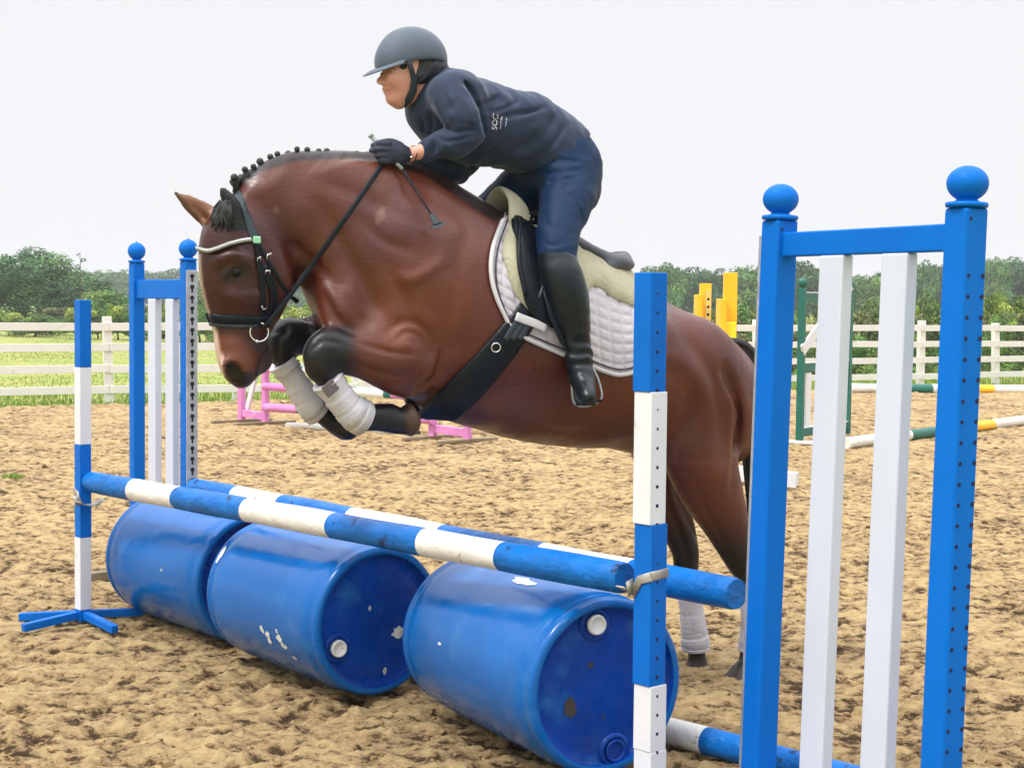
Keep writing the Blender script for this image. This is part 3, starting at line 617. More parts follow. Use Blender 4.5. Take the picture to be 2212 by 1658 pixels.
# ================================================================== BODIES: signed distance fields meshed with surface nets
HO = V((0, 5.685, 0)); HD = V((.871, .492, 0)).normalized(); HN = V((HD.y, -HD.x, 0))       # horse: tailwards, and out of its left flank
def H(tx, ty, t=0.0):
    d = ray(tx, ty); C0 = V((0, 0, CAMH)); k = (t - (C0 - HO).dot(HN)) / d.dot(HN); return C0 + d * k
def loc(p): q = V(p) - HO; return np.array((q.dot(HD), q.dot(HN), q.z))                    # world -> (s, t, z)
HB = np.array([list(HD), list(HN), [0, 0, 1]])
def wld(a): return np.asarray(a) @ HB + np.array(HO)
def hl(tx, ty, t=0.0): return loc(H(tx, ty, t))
class Field:
    def __init__(s, lo, hi, h):
        s.lo = np.array(lo, float); s.h = h; s.n = np.ceil((np.array(hi) - s.lo) / h).astype(int) + 1
        s.D = np.full(s.n, 9.0, np.float32); s.ax = [s.lo[i] + h * np.arange(s.n[i]) for i in range(3)]
    def reg(s, lo, hi):
        a = np.clip(np.floor((np.array(lo) - s.lo) / s.h).astype(int), 0, s.n); b = np.clip(np.ceil((np.array(hi) - s.lo) / s.h).astype(int) + 1, 0, s.n)
        sl = tuple(slice(i, j) for i, j in zip(a, b)); g = np.meshgrid(s.ax[0][sl[0]], s.ax[1][sl[1]], s.ax[2][sl[2]], indexing='ij'); return sl, np.stack(g, -1)
    def put(s, fn, lo, hi, k, sub=False):
        pad = .06 + k; sl, p = s.reg(np.array(lo) - pad, np.array(hi) + pad)
        if p.size == 0: return s
        d = fn(p).astype(np.float32); D = s.D[sl]
        if sub: d = -d; h = np.maximum(k - np.abs(D - d), 0) / max(k, 1e-6); s.D[sl] = np.maximum(D, d) + h * h * k * .25
        else: h = np.maximum(k - np.abs(D - d), 0) / max(k, 1e-6); s.D[sl] = np.minimum(D, d) - h * h * k * .25
        return s
    def chain(s, secs, k=.03, n=5, sub=False):
        """secs rows: C(3) U(3) a b ; U is the long axis of the section in the plane, lateral axis is W = U x seg"""
        q = cr(secs, n); q[:, 3:6] /= np.linalg.norm(q[:, 3:6], axis=1)[:, None]; q[:, 6:] = np.maximum(q[:, 6:], .002)
        def fn(p):
            best = np.full(p.shape[:-1], 9.0)
            for i in range(len(q) - 1):
                c0, c1 = q[i, :3], q[i + 1, :3]; e = c1 - c0; L2 = e @ e
                if L2 < 1e-12: continue
                R_ = max(q[i, 6:].max(), q[i + 1, 6:].max()) + .08
                lo = np.minimum(c0, c1) - R_; hi = np.maximum(c0, c1) + R_
                m = [(p[..., j].ravel() if False else None) for j in ()]
                ax_ = [p[:, 0, 0, 0], p[0, :, 0, 1], p[0, 0, :, 2]]
                ii = [slice(np.searchsorted(a_, lo[j]), np.searchsorted(a_, hi[j], 'right')) for j, a_ in enumerate(ax_)]
                P_ = p[ii[0], ii[1], ii[2]]
                if P_.size == 0: continue
                r = P_ - c0; tt = np.clip((r @ e) / L2, 0, 1)[..., None]; u = q[i, 3:6] * (1 - tt) + q[i + 1, 3:6] * tt
                a = q[i, 6] * (1 - tt[..., 0]) + q[i + 1, 6] * tt[..., 0]; b = q[i, 7] * (1 - tt[..., 0]) + q[i + 1, 7] * tt[..., 0]
                r = r - e * tt; eh = e / math.sqrt(L2); du = (r * u).sum(-1); da = r @ eh; rem = (r * r).sum(-1) - du ** 2 - da ** 2; c = (a + b) / 2
                rho = np.sqrt((du / a) ** 2 + np.maximum(rem, 0) / b ** 2 + (da / c) ** 2); L = np.sqrt((r * r).sum(-1))
                d = np.where(rho > .05, L * (1 - 1 / np.maximum(rho, .05)), -np.minimum(a, b)); best[ii[0], ii[1], ii[2]] = np.minimum(best[ii[0], ii[1], ii[2]], d)
            return best
        R = q[:, 6:].max(1)[:, None]; return s.put(fn, (q[:, :3] - R).min(0), (q[:, :3] + R).max(0), k, sub)
    def tub(s, pts, k=.02, n=4, sub=False):
        """pts rows: x y z r (round limb)"""
        q = cr(pts, n)
        def fn(p):
            best = np.full(p.shape[:-1], 9.0)
            for i in range(len(q) - 1):
                a, b = q[i, :3], q[i + 1, :3]; e = b - a; L2 = max(e @ e, 1e-9); r = p - a; tt = np.clip((r @ e) / L2, 0, 1)
                best = np.minimum(best, np.linalg.norm(r - e * tt[..., None], axis=-1) - (q[i, 3] * (1 - tt) + q[i + 1, 3] * tt))
            return best
        R = q[:, 3:4]; return s.put(fn, (q[:, :3] - R).min(0), (q[:, :3] + R).max(0), k, sub)
    def ell(s, c, r, k=.02, sub=False, rot=0.0, yaw=0.0):
        """ellipsoid, radii along s t z, rot turns it in the s-z plane"""
        c = np.array(c); r = np.array(r, float); co, si = math.cos(rot), math.sin(rot); cy, sy = math.cos(yaw), math.sin(yaw)
        def fn(p):
            q = p - c; x = q[..., 0] * co + q[..., 2] * si; z = -q[..., 0] * si + q[..., 2] * co; y = q[..., 1]
            x, y = x * cy + y * sy, -x * sy + y * cy
            rho = np.sqrt((x / r[0]) ** 2 + (y / r[1]) ** 2 + (z / r[2]) ** 2); L = np.sqrt((q * q).sum(-1))
            return np.where(rho > .05, L * (1 - 1 / np.maximum(rho, .05)), -r.min())
        m = r.max(); return s.put(fn, c - m, c + m, k, sub)
    def mesh(s, iso=0.0, D=None):
        D = (s.D if D is None else D) - iso; S = D < 0; h = s.h; A, B, C_ = D.shape
        cs = [(i, j, k) for i in (0, 1) for j in (0, 1) for k in (0, 1)]
        cnt = sum(S[i:A - 1 + i, j:B - 1 + j, k:C_ - 1 + k].astype(np.int8) for i, j, k in cs); act = (cnt > 0) & (cnt < 8)
        ci = np.argwhere(act); idx = -np.ones(act.shape, np.int64); idx[act] = np.arange(len(ci)); pos = np.zeros((len(ci), 3)); w = np.zeros(len(ci))
        val = {c: D[ci[:, 0] + c[0], ci[:, 1] + c[1], ci[:, 2] + c[2]] for c in cs}
        for c in cs:
            for a_ in range(3):
                if c[a_] == 0:
                    e = list(c); e[a_] = 1; e = tuple(e); va, vb = val[c], val[e]; x = (va < 0) != (vb < 0); t = np.where(x, va / np.where(x, va - vb, 1), 0)
                    q = np.array(c, float)[None].repeat(len(ci), 0); q[:, a_] += t; pos[x] += q[x]; w[x] += 1
        verts = (ci + pos / w[:, None]) * h + s.lo; F_ = []
        for a_ in range(3):
            sl0 = [slice(1, -1)] * 3; sl0[a_] = slice(0, -1); sl1 = list(sl0); sl1[a_] = slice(1, None)
            b1, b2 = [(1, 2), (2, 0), (0, 1)][a_]
            s0, s1 = S[tuple(sl0)], S[tuple(sl1)]; X = np.argwhere(s0 != s1); off = np.array([1, 1, 1]); off[a_] = 0; X = X + off; inside = S[X[:, 0], X[:, 1], X[:, 2]]
            def cell(d1, d2): Y_ = X.copy(); Y_[:, b1] -= d1; Y_[:, b2] -= d2; return idx[Y_[:, 0], Y_[:, 1], Y_[:, 2]]
            f = np.stack([cell(1, 1), cell(0, 1), cell(0, 0), cell(1, 0)], 1); f[~inside] = f[~inside][:, ::-1]; F_.append(f)
        F_ = np.concatenate(F_); F_ = F_[(F_ >= 0).all(1)]; return verts, F_
def lap(v, f, it, lam=.5):
    e = np.concatenate([f[:, [i, (i + 1) % 4]] for i in range(4)]); a = np.concatenate([e[:, 0], e[:, 1]]); b = np.concatenate([e[:, 1], e[:, 0]]); n = np.bincount(a, minlength=len(v))[:, None]
    for _ in range(it):
        s = np.stack([np.bincount(a, v[b, j], len(v)) for j in range(3)], 1) / np.maximum(n, 1); v = v + lam * (s - v)
    return v
def vnorm(v, f):
    n = np.cross(v[f[:, 2]] - v[f[:, 0]], v[f[:, 3]] - v[f[:, 1]]); o = np.zeros_like(v)
    for i in range(4):
        for j in range(3): o[:, j] += np.bincount(f[:, i], n[:, j], len(v))
    return o / np.maximum(np.linalg.norm(o, axis=1), 1e-9)[:, None]
def sec(ax, ay, bx, by, hw, t=0.0):
    A, B = hl(ax, ay, t), hl(bx, by, t); c = (A + B) / 2; u = A - B; L = np.linalg.norm(u); return [*c, *(u / L), L / 2, hw]
def lim(rows):                                            # rows: tx ty t r
    return [[*hl(x, y, t), r] for x, y, t, r in rows]
def topx(w):                                              # world points -> reading coordinates
    R_ = np.array(RC); q = (np.asarray(w) - [0, 0, CAMH]) @ R_; return 1106 + F * q[:, 0] / -q[:, 2], 829 - F * q[:, 1] / -q[:, 2]

# ------------------------------------------------------------------ HORSE
hf = Field((-1.38, -.40, -.03), (1.25, .42, 2.10), .0095)
hf.chain([sec(*r) for r in [
    (528, 398, 574, 500, .066), (556, 370, 615, 535, .084), (612, 350, 660, 585, .098), (692, 340, 690, 605, .118), (790, 343, 700, 662, .150), (900, 366, 722, 735, .190),
    (990, 418, 778, 795, .225), (1075, 466, 870, 850, .250), (1150, 510, 965, 900, .285), (1230, 552, 1080, 940, .300), (1310, 594, 1190, 957, .300),
    (1388, 634, 1290, 962, .285), (1458, 668, 1378, 985, .265), (1525, 704, 1450, 1010, .245), (1574, 760, 1520, 1010, .205), (1588, 840, 1560, 980, .14)]], .02, 4)
# shoulder, chest, quarters, ribs
for c, r, ro, yw, k in [((930, 600, .17), (.15, .075, .24), -.45, 0, .10), ((880, 730, .17), (.15, .07, .12), .1, 0, .06), ((735, 665, .09), (.08, .09, .13), 0, 0, .06), ((735, 665, -.09), (.08, .09, .13), 0, 0, .06),
                        ((930, 600, -.17), (.15, .07, .24), -.45, 0, .10), ((1500, 800, .15), (.20, .11, .19), .3, 0, .08), ((1500, 800, -.15), (.20, .11, .19), .3, 0, .08),
                        ((1560, 900, .12), (.10, .09, .17), .1, 0, .06), ((1560, 900, -.12), (.10, .09, .17), .1, 0, .06), ((1420, 745, .20), (.10, .06, .07), .5, 0, .07), ((990, 850, .06), (.16, .12, .07), .5, 0, .08)]:
    hf.ell(hl(*c), r, k, rot=-ro if False else ro * -1, yaw=yw)
# crest of the neck and gullet
hf.tub(lim([(536, 400, 0, .024), (600, 362, 0, .032), (700, 350, 0, .038), (800, 358, 0, .04), (900, 385, 0, .045), (1000, 440, 0, .04), (1075, 490, 0, .03)]), .06)
# head
hf.chain([sec(*r) for r in [(474, 474, 585, 476, .062), (442, 500, 622, 514, .094), (430, 540, 636, 556, .110), (431, 586, 634, 606, .104), (441, 632, 618, 652, .086), (453, 676, 596, 690, .068),
                            (463, 716, 580, 722, .062), (468, 754, 574, 756, .064), (478, 788, 568, 786, .060), (496, 814, 552, 808, .045)]], .03, 4)
hf.ell(hl(596, 590, .055), (.075, .045, .085), .04); hf.ell(hl(596, 590, -.055), (.075, .045, .085), .04)             # jowls
hf.tub(lim([(478, 560, .075, .018), (505, 552, .098, .020), (535, 566, .098, .016)]), .03)                               # brow over the eye
hf.tub(lim([(478, 560, -.075, .018), (505, 552, -.098, .020), (535, 566, -.098, .016)]), .03)
hf.tub(lim([(500, 640, .080, .010), (530, 650, .082, .012), (560, 645, .078, .010)]), .035)                               # facial crest
hf.ell(hl(509, 588, .104), (.028, .014, .016), .010, sub=True, rot=.25); hf.ell(hl(509, 588, -.104), (.028, .014, .016), .012, sub=True, rot=.25)
for sg in (1, -1): hf.tub(lim([(488, 594, .088 * sg, .006), (501, 577, .098 * sg, .008), (520, 576, .099 * sg, .008), (534, 588, .091 * sg, .006)]), .008)
hf.tub(lim([(486, 786, .044, .012), (504, 776, .050, .012), (524, 790, .048, .012), (530, 808, .040, .012)]), .02); hf.ell(hl(508, 804, .058), (.020, .030, .028), .010, sub=True, rot=.5); hf.ell(hl(508, 804, -.058), (.020, .030, .028), .010, sub=True, rot=.5)
hf.tub(lim([(556, 748, .0, .028), (572, 775, .0, .030), (566, 796, 0, .022)]), .02)                                        # lower lip and chin
hf.tub(lim([(575, 752, .070, .004), (560, 772, .068, .006), (556, 805, .05, .004)]), .008, sub=True)                      # mouth line
hf.tub(lim([(640, 545, .085, .018), (650, 600, .06, .02), (664, 600, .02, .02)]), .05, sub=True)                          # hollow behind the jaw
# ears
for t0, pp in ((.072, [(516, 484, .034), (506, 455, .037), (490, 426, .028), (473, 399, .005)]), (-.060, [(478, 496, .028), (448, 466, .038), (412, 440, .028), (374, 414, .005)])):
    hf.chain([[*hl(x, y, t0), *(hl(x + 8, y - 8, t0) - hl(x, y, t0)), r_, r_ * .55] for x, y, r_ in pp], .02, 4)
hf.tub(lim([(462, 486, -.045, .008), (440, 462, -.040, .012), (412, 440, -.044, .008)]), .006, sub=True)
# forelegs
def leg_px(rows, t_): return [[*hl(x, y, tt), *u, a, b] for x, y, tt, u, a, b in rows]
up = np.array([0, 0, 1.0]); fx = np.array([1.0, 0, 0]); dg = np.array([.6, 0, .8]); dg2 = np.array([.85, 0, .5])
hf.chain([[*hl(905, 790, .15), *dg, .13, .085], [*hl(845, 783, .165), *up, .110, .078], [*hl(785, 768, .160), *up, .084, .066], [*hl(735, 760, .155), *up, .074, .056], [*hl(705, 762, .15), *up, .076, .052]], .05, 4)
hf.tub(lim([(706, 742, .15, .050), (688, 762, .15, .052), (688, 792, .15, .046)]), .02)
hf.tub(lim([(692, 796, .15, .040), (720, 842, .145, .034), (758, 885, .14, .034), (785, 905, .14, .038)]), .02)
hf.tub(lim([(788, 905, .14, .040), (822, 908, .14, .040), (850, 910, .14, .046), (880, 912, .14, .047)]), .015); hf.ell(hl(884, 906, .14), (.032, .056, .062), .012, rot=.15)
hf.tub(lim([(800, 895, .14, .034), (826, 888, .14, .030), (848, 884, .14, .024)]), .03)
hf.chain([[*hl(790, 740, -.12), *up, .10, .08], [*hl(720, 722, -.14), *up, .068, .058], [*hl(665, 725, -.14), *up, .066, .052], [*hl(625, 728, -.14), *up, .066, .050]], .05, 4)
hf.tub(lim([(620, 715, -.14, .048), (604, 735, -.14, .048), (606, 762, -.14, .042)]), .02)
hf.tub(lim([(606, 766, -.14, .036), (640, 822, -.14, .031), (675, 872, -.14, .034)]), .02)
hf.tub(lim([(675, 872, -.14, .038), (702, 900, -.14, .034), (728, 918, -.14, .038), (742, 925, -.14, .040)]), .015); hf.ell(hl(748, 928, -.14), (.045, .045, .036), .012, rot=-.5)
# hind legs
hf.chain([[*hl(1505, 880, .13), *fx, .20, .11], [*hl(1505, 960, .155), *fx, .165, .105], [*hl(1532, 1040, .16), *dg2, .142, .088], [*hl(1566, 1120, .155), *dg2, .104, .070], [*hl(1592, 1185, .15), *dg2, .078, .052], [*hl(1612, 1232, .145), *fx, .066, .044]], .06, 4)
hf.tub(lim([(1622, 1235, .145, .044), (1626, 1290, .14, .032), (1628, 1370, .135, .033), (1622, 1408, .13, .044)]), .02)
hf.tub(lim([(1622, 1412, .13, .040), (1612, 1436, .13, .036), (1602, 1452, .13, .048)]), .015); hf.ell(hl(1598, 1466, .13), (.076, .060, .040), .012)
hf.chain([[*hl(1420, 880, -.12), *fx, .18, .10], [*hl(1425, 975, -.14), *fx, .125, .085], [*hl(1432, 1050, -.14), *dg2, .090, .066], [*hl(1462, 1130, -.135), *dg2, .078, .054], [*hl(1480, 1190, -.13), *fx, .062, .046], [*hl(1482, 1225, -.13), *fx, .056, .040]], .06, 4)
hf.tub(lim([(1482, 1230, -.13, .042), (1490, 1290, -.125, .032), (1500, 1350, -.12, .032), (1504, 1385, -.12, .043)]), .02)
hf.tub(lim([(1502, 1392, -.12, .040), (1506, 1418, -.12, .036), (1506, 1435, -.12, .046)]), .015); hf.ell(hl(1508, 1450, -.12), (.074, .060, .040), .012, rot=.0)
# creases where the foreleg is folded up, and between muscles
for rows in ([(845, 700, .245, .012), (885, 690, .265, .016), (915, 715, .26, .012), (925, 760, .25, .008)], [(860, 722, .25, .006), (890, 712, .26, .008), (905, 735, .25, .006)],
             [(770, 560, .21, .010), (800, 640, .235, .018), (850, 690, .25, .014)], [(660, 470, .125, .008), (700, 540, .15, .016), (740, 600, .17, .014)], [(1000, 520, .26, .012), (960, 640, .29, .012), (940, 780, .27, .012)],
             [(1440, 960, .28, .012), (1475, 1000, .27, .018), (1490, 1060, .25, .012)], [(1570, 800, .27, .010), (1590, 880, .22, .014), (1590, 960, .2, .010)], [(1350, 900, .29, .014), (1400, 960, .27, .016), (1440, 1010, .25, .012)]):
    hf.tub(lim(rows), .045, sub=True)
# fine unevenness of muscle under the skin
near_ = np.abs(hf.D) < .05; pp = np.argwhere(near_) * hf.h + hf.lo; hf.D[near_] += (.0045 * vnoise(pp * np.array([9, 9, 9]), 3) * (pp[:, 2] > .9)).astype(np.float32)
hv, hq = hf.mesh(); hv = lap(hv, hq, 3, .5); hnrm = vnorm(hv, hq)
def emboss(v, n_, lines):                                # furrows (depth > 0) and ridges pressed into both flanks alike
    q = v.copy(); q[:, 1] = np.abs(q[:, 1]); x, y = topx(wld(q)); d = np.zeros(len(v))
    for pts, w_, dep in lines:
        c = cr([list(map(float, p)) for p in pts], 5)[:, :2]; lo, hi = c.min(0) - 3 * w_, c.max(0) + 3 * w_; k = (x > lo[0]) & (x < hi[0]) & (y > lo[1]) & (y < hi[1])
        if not k.any(): continue
        xs_, ys_ = x[k], y[k]; best = np.full(len(xs_), 1e9); par = np.zeros(len(xs_)); m_ = len(c) - 1
        for i in range(m_):
            ex, ey = c[i + 1] - c[i]; t = np.clip(((xs_ - c[i, 0]) * ex + (ys_ - c[i, 1]) * ey) / (ex * ex + ey * ey + 1e-9), 0, 1); dd = np.hypot(xs_ - c[i, 0] - t * ex, ys_ - c[i, 1] - t * ey)
            u = dd < best; best[u] = dd[u]; par[u] = (i + t[u]) / m_
        d[k] += dep * np.exp(-(best / w_) ** 2) * np.sin(np.pi * np.clip(par * .94 + .03, 0, 1)) ** .5
    return v - n_ * (d * (np.abs(n_[:, 1]) > .12))[:, None]
hv = emboss(hv, hnrm, [([(832, 722), (865, 697), (900, 700), (926, 730), (930, 768)], 10, .010), ([(848, 742), (878, 718), (904, 724), (916, 750)], 6, .005), ([(845, 728), (880, 705), (912, 722), (924, 750)], 5, -.003),
    ([(690, 440), (745, 540), (790, 630), (840, 700)], 20, .016), ([(1010, 500), (985, 620), (958, 740), (965, 830)], 17, .012), ([(905, 765), (845, 760), (775, 740)], 6, .008), ([(885, 815), (825, 806), (765, 785)], 6, .009),
    ([(600, 505), (655, 548), (730, 620), (770, 680)], 14, .010), ([(1385, 1000), (1440, 965), (1485, 890), (1500, 820)], 18, .014), ([(1470, 715), (1535, 800), (1558, 900), (1560, 1000)], 16, .012), ([(1594, 850), (1590, 960), (1580, 1060)], 8, .010),
    ([(900, 850), (945, 812), (968, 745)], 11, .012), ([(566, 520), (556, 560), (558, 612), (588, 648)], 6, .006), ([(520, 640), (545, 634), (570, 640)], 6, -.005), ([(548, 655), (528, 690), (520, 720)], 4, -.004), ([(580, 655), (560, 690)], 4, -.004),
    ([(670, 385), (760, 415), (850, 455), (950, 490)], 18, .008), ([(700, 640), (728, 690), (775, 722)], 11, .014), ([(830, 560), (870, 640), (880, 690)], 15, .009), ([(1120, 905), (1200, 930), (1300, 930)], 9, .004), ([(1500, 1040), (1530, 1110), (1570, 1180)], 8, .008),
    ([(780, 470), (830, 520), (900, 545)], 13, .007), ([(960, 560), (900, 600), (860, 600)], 14, -.010), ([(1420, 760), (1480, 790), (1520, 850)], 20, -.010), ([(740, 745), (700, 735), (670, 760)], 6, .006), ([(612, 705), (640, 720), (660, 715)], 5, .005), ([(582, 748), (566, 768), (556, 792), (552, 812)], 3, .007), ([(470, 640), (490, 690), (500, 730)], 9, .005), ([(478, 560), (505, 548), (535, 556)], 5, -.004)])
hnrm = vnorm(hv, hq); hw = wld(hv); px, py = topx(hw)
# markings (coat pattern stays with the horse): bay with black points, white strip down the nose; shoulder highlight, mouth and nostril shade painted in too
def near_line(x, y, pts):
    best = np.full(len(x), 1e9)
    for (ax_, ay_), (bx_, by_) in zip(pts[:-1], pts[1:]):
        ex, ey = bx_ - ax_, by_ - ay_; t = np.clip(((x - ax_) * ex + (y - ay_) * ey) / (ex * ex + ey * ey), 0, 1); best = np.minimum(best, np.hypot(x - ax_ - t * ex, y - ay_ - t * ey))
    return best
ss = lambda x, a, b: np.clip((x - a) / (b - a), 0, 1) ** 2 * (3 - 2 * np.clip((x - a) / (b - a), 0, 1))
nz1 = fbm(hv * 3.2, 5, 3)[:, None]; nz2 = fbm(hv * 9, 15, 2)[:, None]
bay, red, dark, blackc = np.array([.125, .039, .018]), np.array([.062, .015, .012]), np.array([.030, .008, .010]), np.array([.0035, .0045, .0075])
zz = hv[:, 2:3]; col = bay * (1 + .18 * nz1) + (red - bay) * np.clip(.45 + 1.3 * nz1, 0, 1); hilite = ss(-np.hypot((px - 900) / 1.2, py - 660), -170, -30); col = col * (1 - hilite[:, None] * .5) + np.array([.20, .074, .026]) * hilite[:, None] * .5; col = col * (1 + .25 * nz2 * (nz2 > 0))  # shoulder highlight painted into the coat as a golden patch
def mixin(m, c):
    global col
    m = np.clip(m, 0, 1); m = m[:, None] if m.ndim == 1 else m; col = col * (1 - m) + np.array(c) * m
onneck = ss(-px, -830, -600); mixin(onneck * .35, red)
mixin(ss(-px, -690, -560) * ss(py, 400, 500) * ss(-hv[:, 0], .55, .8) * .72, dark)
mixin(ss(-near_line(px, py, [(515, 388), (560, 356), (640, 332), (740, 327), (830, 335), (920, 362), (1000, 415), (1070, 462)]), -21, -11) * .9 * (py < 500), blackc)   # dark crest
leg = (py > 690) & (px < 770 + 40 * nz2[:, 0]) & (px > 582) & (hv[:, 0] > -1.2) & ~((px < 600) & (py > 770) & (hv[:, 1] > -.08)); isfar = (hv[:, 1] < -.085) & (py > 675) & (px < 700) & (px > 575)
head2 = (hv[:, 1] > -.085) & (px < 600)
mixin(np.where(head2, 0, ss(-px, -790, -742)) * ss(py, 690, 716) * (px > 575), blackc)
mixin(((py > 800) & (px > 640) & (px < 905) & (hv[:, 2] < 1.27) & (px < 905 - (py < 862) * 60)) * ss(py, 800, 830) * (np.abs(hv[:, 1] - .14) < .09) * (px - 690 < (py - 790) * 1.9 + 30), blackc)
mixin(((px < 790) & (py > 770) & (hv[:, 1] < -.07) & (px > 585)).astype(float), blackc)
mixin(isfar * ss(-px, -710, -650), blackc)
mixin(ss(-hv[:, 2], -.72, -.50) * (px > 1350), blackc)                                              # black lower hind legs
mixin(ss(px, 868, 892) * (py > 855) * (px < 920) * (py < 960) * (hv[:, 2] < 1.3) * .8, (.10, .065, .04))              # horn of the lifted hoof
mixin((hv[:, 2] < .06) * .5, (.05, .035, .02))
muz = np.clip(1 - np.hypot((px - 540) / 42, (py - 808) / 34), 0, 1); mixin(ss(muz, 0, .5) * head2 * (py > 745), (.030, .024, .026))
mixin(ss(-near_line(px, py, [(560, 740), (578, 765), (572, 792), (545, 825)]), -22, -8) * head2 * (py > 735), (.045, .038, .045))
mixin(ss(-near_line(px, py, [(494, 593), (524, 585)]), -24, -11) * (px < 600) * .95, (.016, .010, .012))   # skin round the eye
mixin(ss(py, 705, 735) * ss(-near_line(px, py, [(460, 700), (490, 760), (520, 790)]), -60, -20) * head2 * .6 * (py < 800), (.20, .075, .035))
# white strip lies along the front of the face (smallest s), broad at the nose
front = ss(-hnrm[:, 0], .80, .93); strip = front * (px < 530) * (py > 548) * (py < 835) * np.where((py > 700), 1, ss(-np.abs(hv[:, 1] + .01), -.030, -.018)) * np.where(py > 700, ss(-np.abs(hv[:, 1] + .0), -.055, -.040), 1)
mixin(strip * np.where((py > 548) & (py < 680), .5, np.where(py < 700, .5, .95)), (.62, .58, .52))
ear = (py < 500) & (px < 478) & (hv[:, 1] < -.02); mixin(ear * .85, (.23, .13, .075)); mixin((ear & (near_line(px, py, [(380, 418), (440, 500)]) < 7)) * .6, (.04, .03, .03))
mixin(ss(-near_line(px, py, [(480, 408), (505, 450), (516, 486)]), -34, -20) * (hv[:, 1] > -.01) * (py < 500), blackc)
mixin(ss(-near_line(px, py, [(500, 430), (480, 480)]), -22, -8) * (np.abs(hv[:, 1]) < .06) * .9, blackc)
for sx, sy, sr in ((822, 465, 9), (812, 478, 6), (597, 452, 5), (826, 452, 5)): mixin(ss(-np.hypot(px - sx, py - sy), -sr - 5, -sr + 2) * (nz2[:, 0] > .05) * .16 * (hv[:, 1] > 0), (.45, .38, .36))
mixin(ss(-near_line(px, py, [(580, 749), (566, 768), (556, 792), (552, 812)]), -4.5, -1.5) * (px < 600) * .85, (.004, .004, .005))  # shade in the mouth crease painted as a dark line
mixin(ss(-near_line(px, py, [(500, 793), (509, 804), (520, 818)]), -17, -11) * (px < 600) * (np.abs(hnrm[:, 1]) > .2), (.003, .003, .004))  # darkness inside the nostril painted onto the hollow
col = np.clip(col * np.array([.92, .70, .62]), .003, 1)
hroot = thing('horse', 'bay horse with black legs and plaited mane jumping over the blue drums', 'horse', HO + HD * .8)
M['coat'] = mat('horse coat', (.1, .03, .02), .38, attr='Col', spec=.42, bump=.30, bscale=42, bstretch=(.7, 1, 1.8), bdist=.006, rvar=.12, vscale=4)
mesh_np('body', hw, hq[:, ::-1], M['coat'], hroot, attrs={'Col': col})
from mathutils.bvhtree import BVHTree
hbvh = BVHTree.FromPolygons([tuple(x) for x in hw], [tuple(int(i) for i in f) for f in hq])
CAMP = V((0, 0, CAMH))
def S(tx, ty, off=0.0, t=0.0):                                     # point on the horse seen at (tx, ty), lifted off its skin
    d = ray(tx, ty).normalized(); h, n_, i, q = hbvh.ray_cast(CAMP, d)
    if h is None: h, n_, i, q = hbvh.find_nearest(H(tx, ty, t))
    if n_.dot(d) > 0: n_ = -n_
    return h + n_ * off, n_
def spath(pts, off, n=4, smooth=2):
    q = cr([[x, y] for x, y in pts], n); r = [S(x, y, off) for x, y in q]; P_ = [list(a) for a, b in r]; N_ = [list(b) for a, b in r]; P_ = np.array(P_); N_ = np.array(N_)
    for _ in range(smooth):
        P_[1:-1] = (P_[:-2] + 2 * P_[1:-1] + P_[2:]) / 4; N_[1:-1] = (N_[:-2] + 2 * N_[1:-1] + N_[2:]) / 4
    return [V(a) for a in P_], [V(a) for a in N_]
def mirror(p): q = V(p) - HO; return V(p) - HN * (2 * q.dot(HN))
def mirv(n_): return V(n_) - HN * (2 * V(n_).dot(HN))
M['eye'] = mat('horse eye', (.002, .002, .003), .06, spec=.28); M['plait'] = mat('plaited black mane hair', (.020, .022, .022), .6, var=.3, bump=.4, bscale=60)
for sg in (1, -1):
    e = MB(); c = H(509, 588, 0) ; c = c + HN * (sg * .094 - (c - HO).dot(HN)); c = V(wld(hl(509, 588, .0795))) if sg == 1 else mirror(wld(hl(509, 588, .0795)))
    e.lathe([(max(.024 * math.sin(math.pi * i / 14), .0005), .024 * -math.cos(math.pi * i / 14)) for i in range(15)], c, HN, 20); e.build('eye', M['eye'], hroot)
# plaits: little knots along the crest
kn = [(509, 392), (530, 375), (546, 366), (561, 357), (583, 347), (600, 340), (622, 337), (641, 331), (664, 330), (690, 327), (706, 327), (728, 331), (748, 331), (772, 334), (795, 336)]
for i, (x, y) in enumerate(kn):
    big = (i < 9); b = H(x + 3, y + 10, 0); c = H(x - 1 + random.uniform(-3, 3), y + (-6 if big else 1) + random.uniform(-3, 2), random.uniform(-.012, .012)); m = MB(); r_ = (.0095 + .004 * random.random()) if big else .012
    m.tube([b - V((0, 0, .02)), b.lerp(c, .5), c - V((0, 0, .006))], [.016, .008, .006] if big else [.02, .016, .013], 8); m.lathe([(max(r_ * math.sin(math.pi * k / 8), .0005), -r_ * math.cos(math.pi * k / 8)) for k in range(9)], c, V((.3, .2, 1)), 10); m.build('plait', M['plait'], hroot)
# roached hair between the plaits
m = MB(); q = cr([[500, 402], [545, 376], [600, 356], [680, 341], [790, 343], [880, 358], [960, 392], [1030, 438]], 10); rr = RNG.random(len(q))
m.tube([H(x, y - 5 + 4 * min(1, k_ / 12), 0) for k_, (x, y) in enumerate(q)], [.010 + .007 * r_ for r_ in rr], 8); m.build('mane', M['plait'], hroot)
m = MB()
for k in range(60):
    a = random.uniform(-.03, .03); x0, y0 = 482 + random.uniform(-12, 16), 440 + random.uniform(-8, 8); x1, y1 = 476 + random.uniform(-20, 34), 486 + random.uniform(-14, 16)
    p0, p1 = S(x0, y0, .006)[0], S(x1, y1, .004)[0]; pm, _ = S((x0 + x1) / 2, (y0 + y1) / 2, .012); m.tube([p0, pm, p1], [.003, .004, .001], 5)
m.build('forelock', M['plait'], hroot)
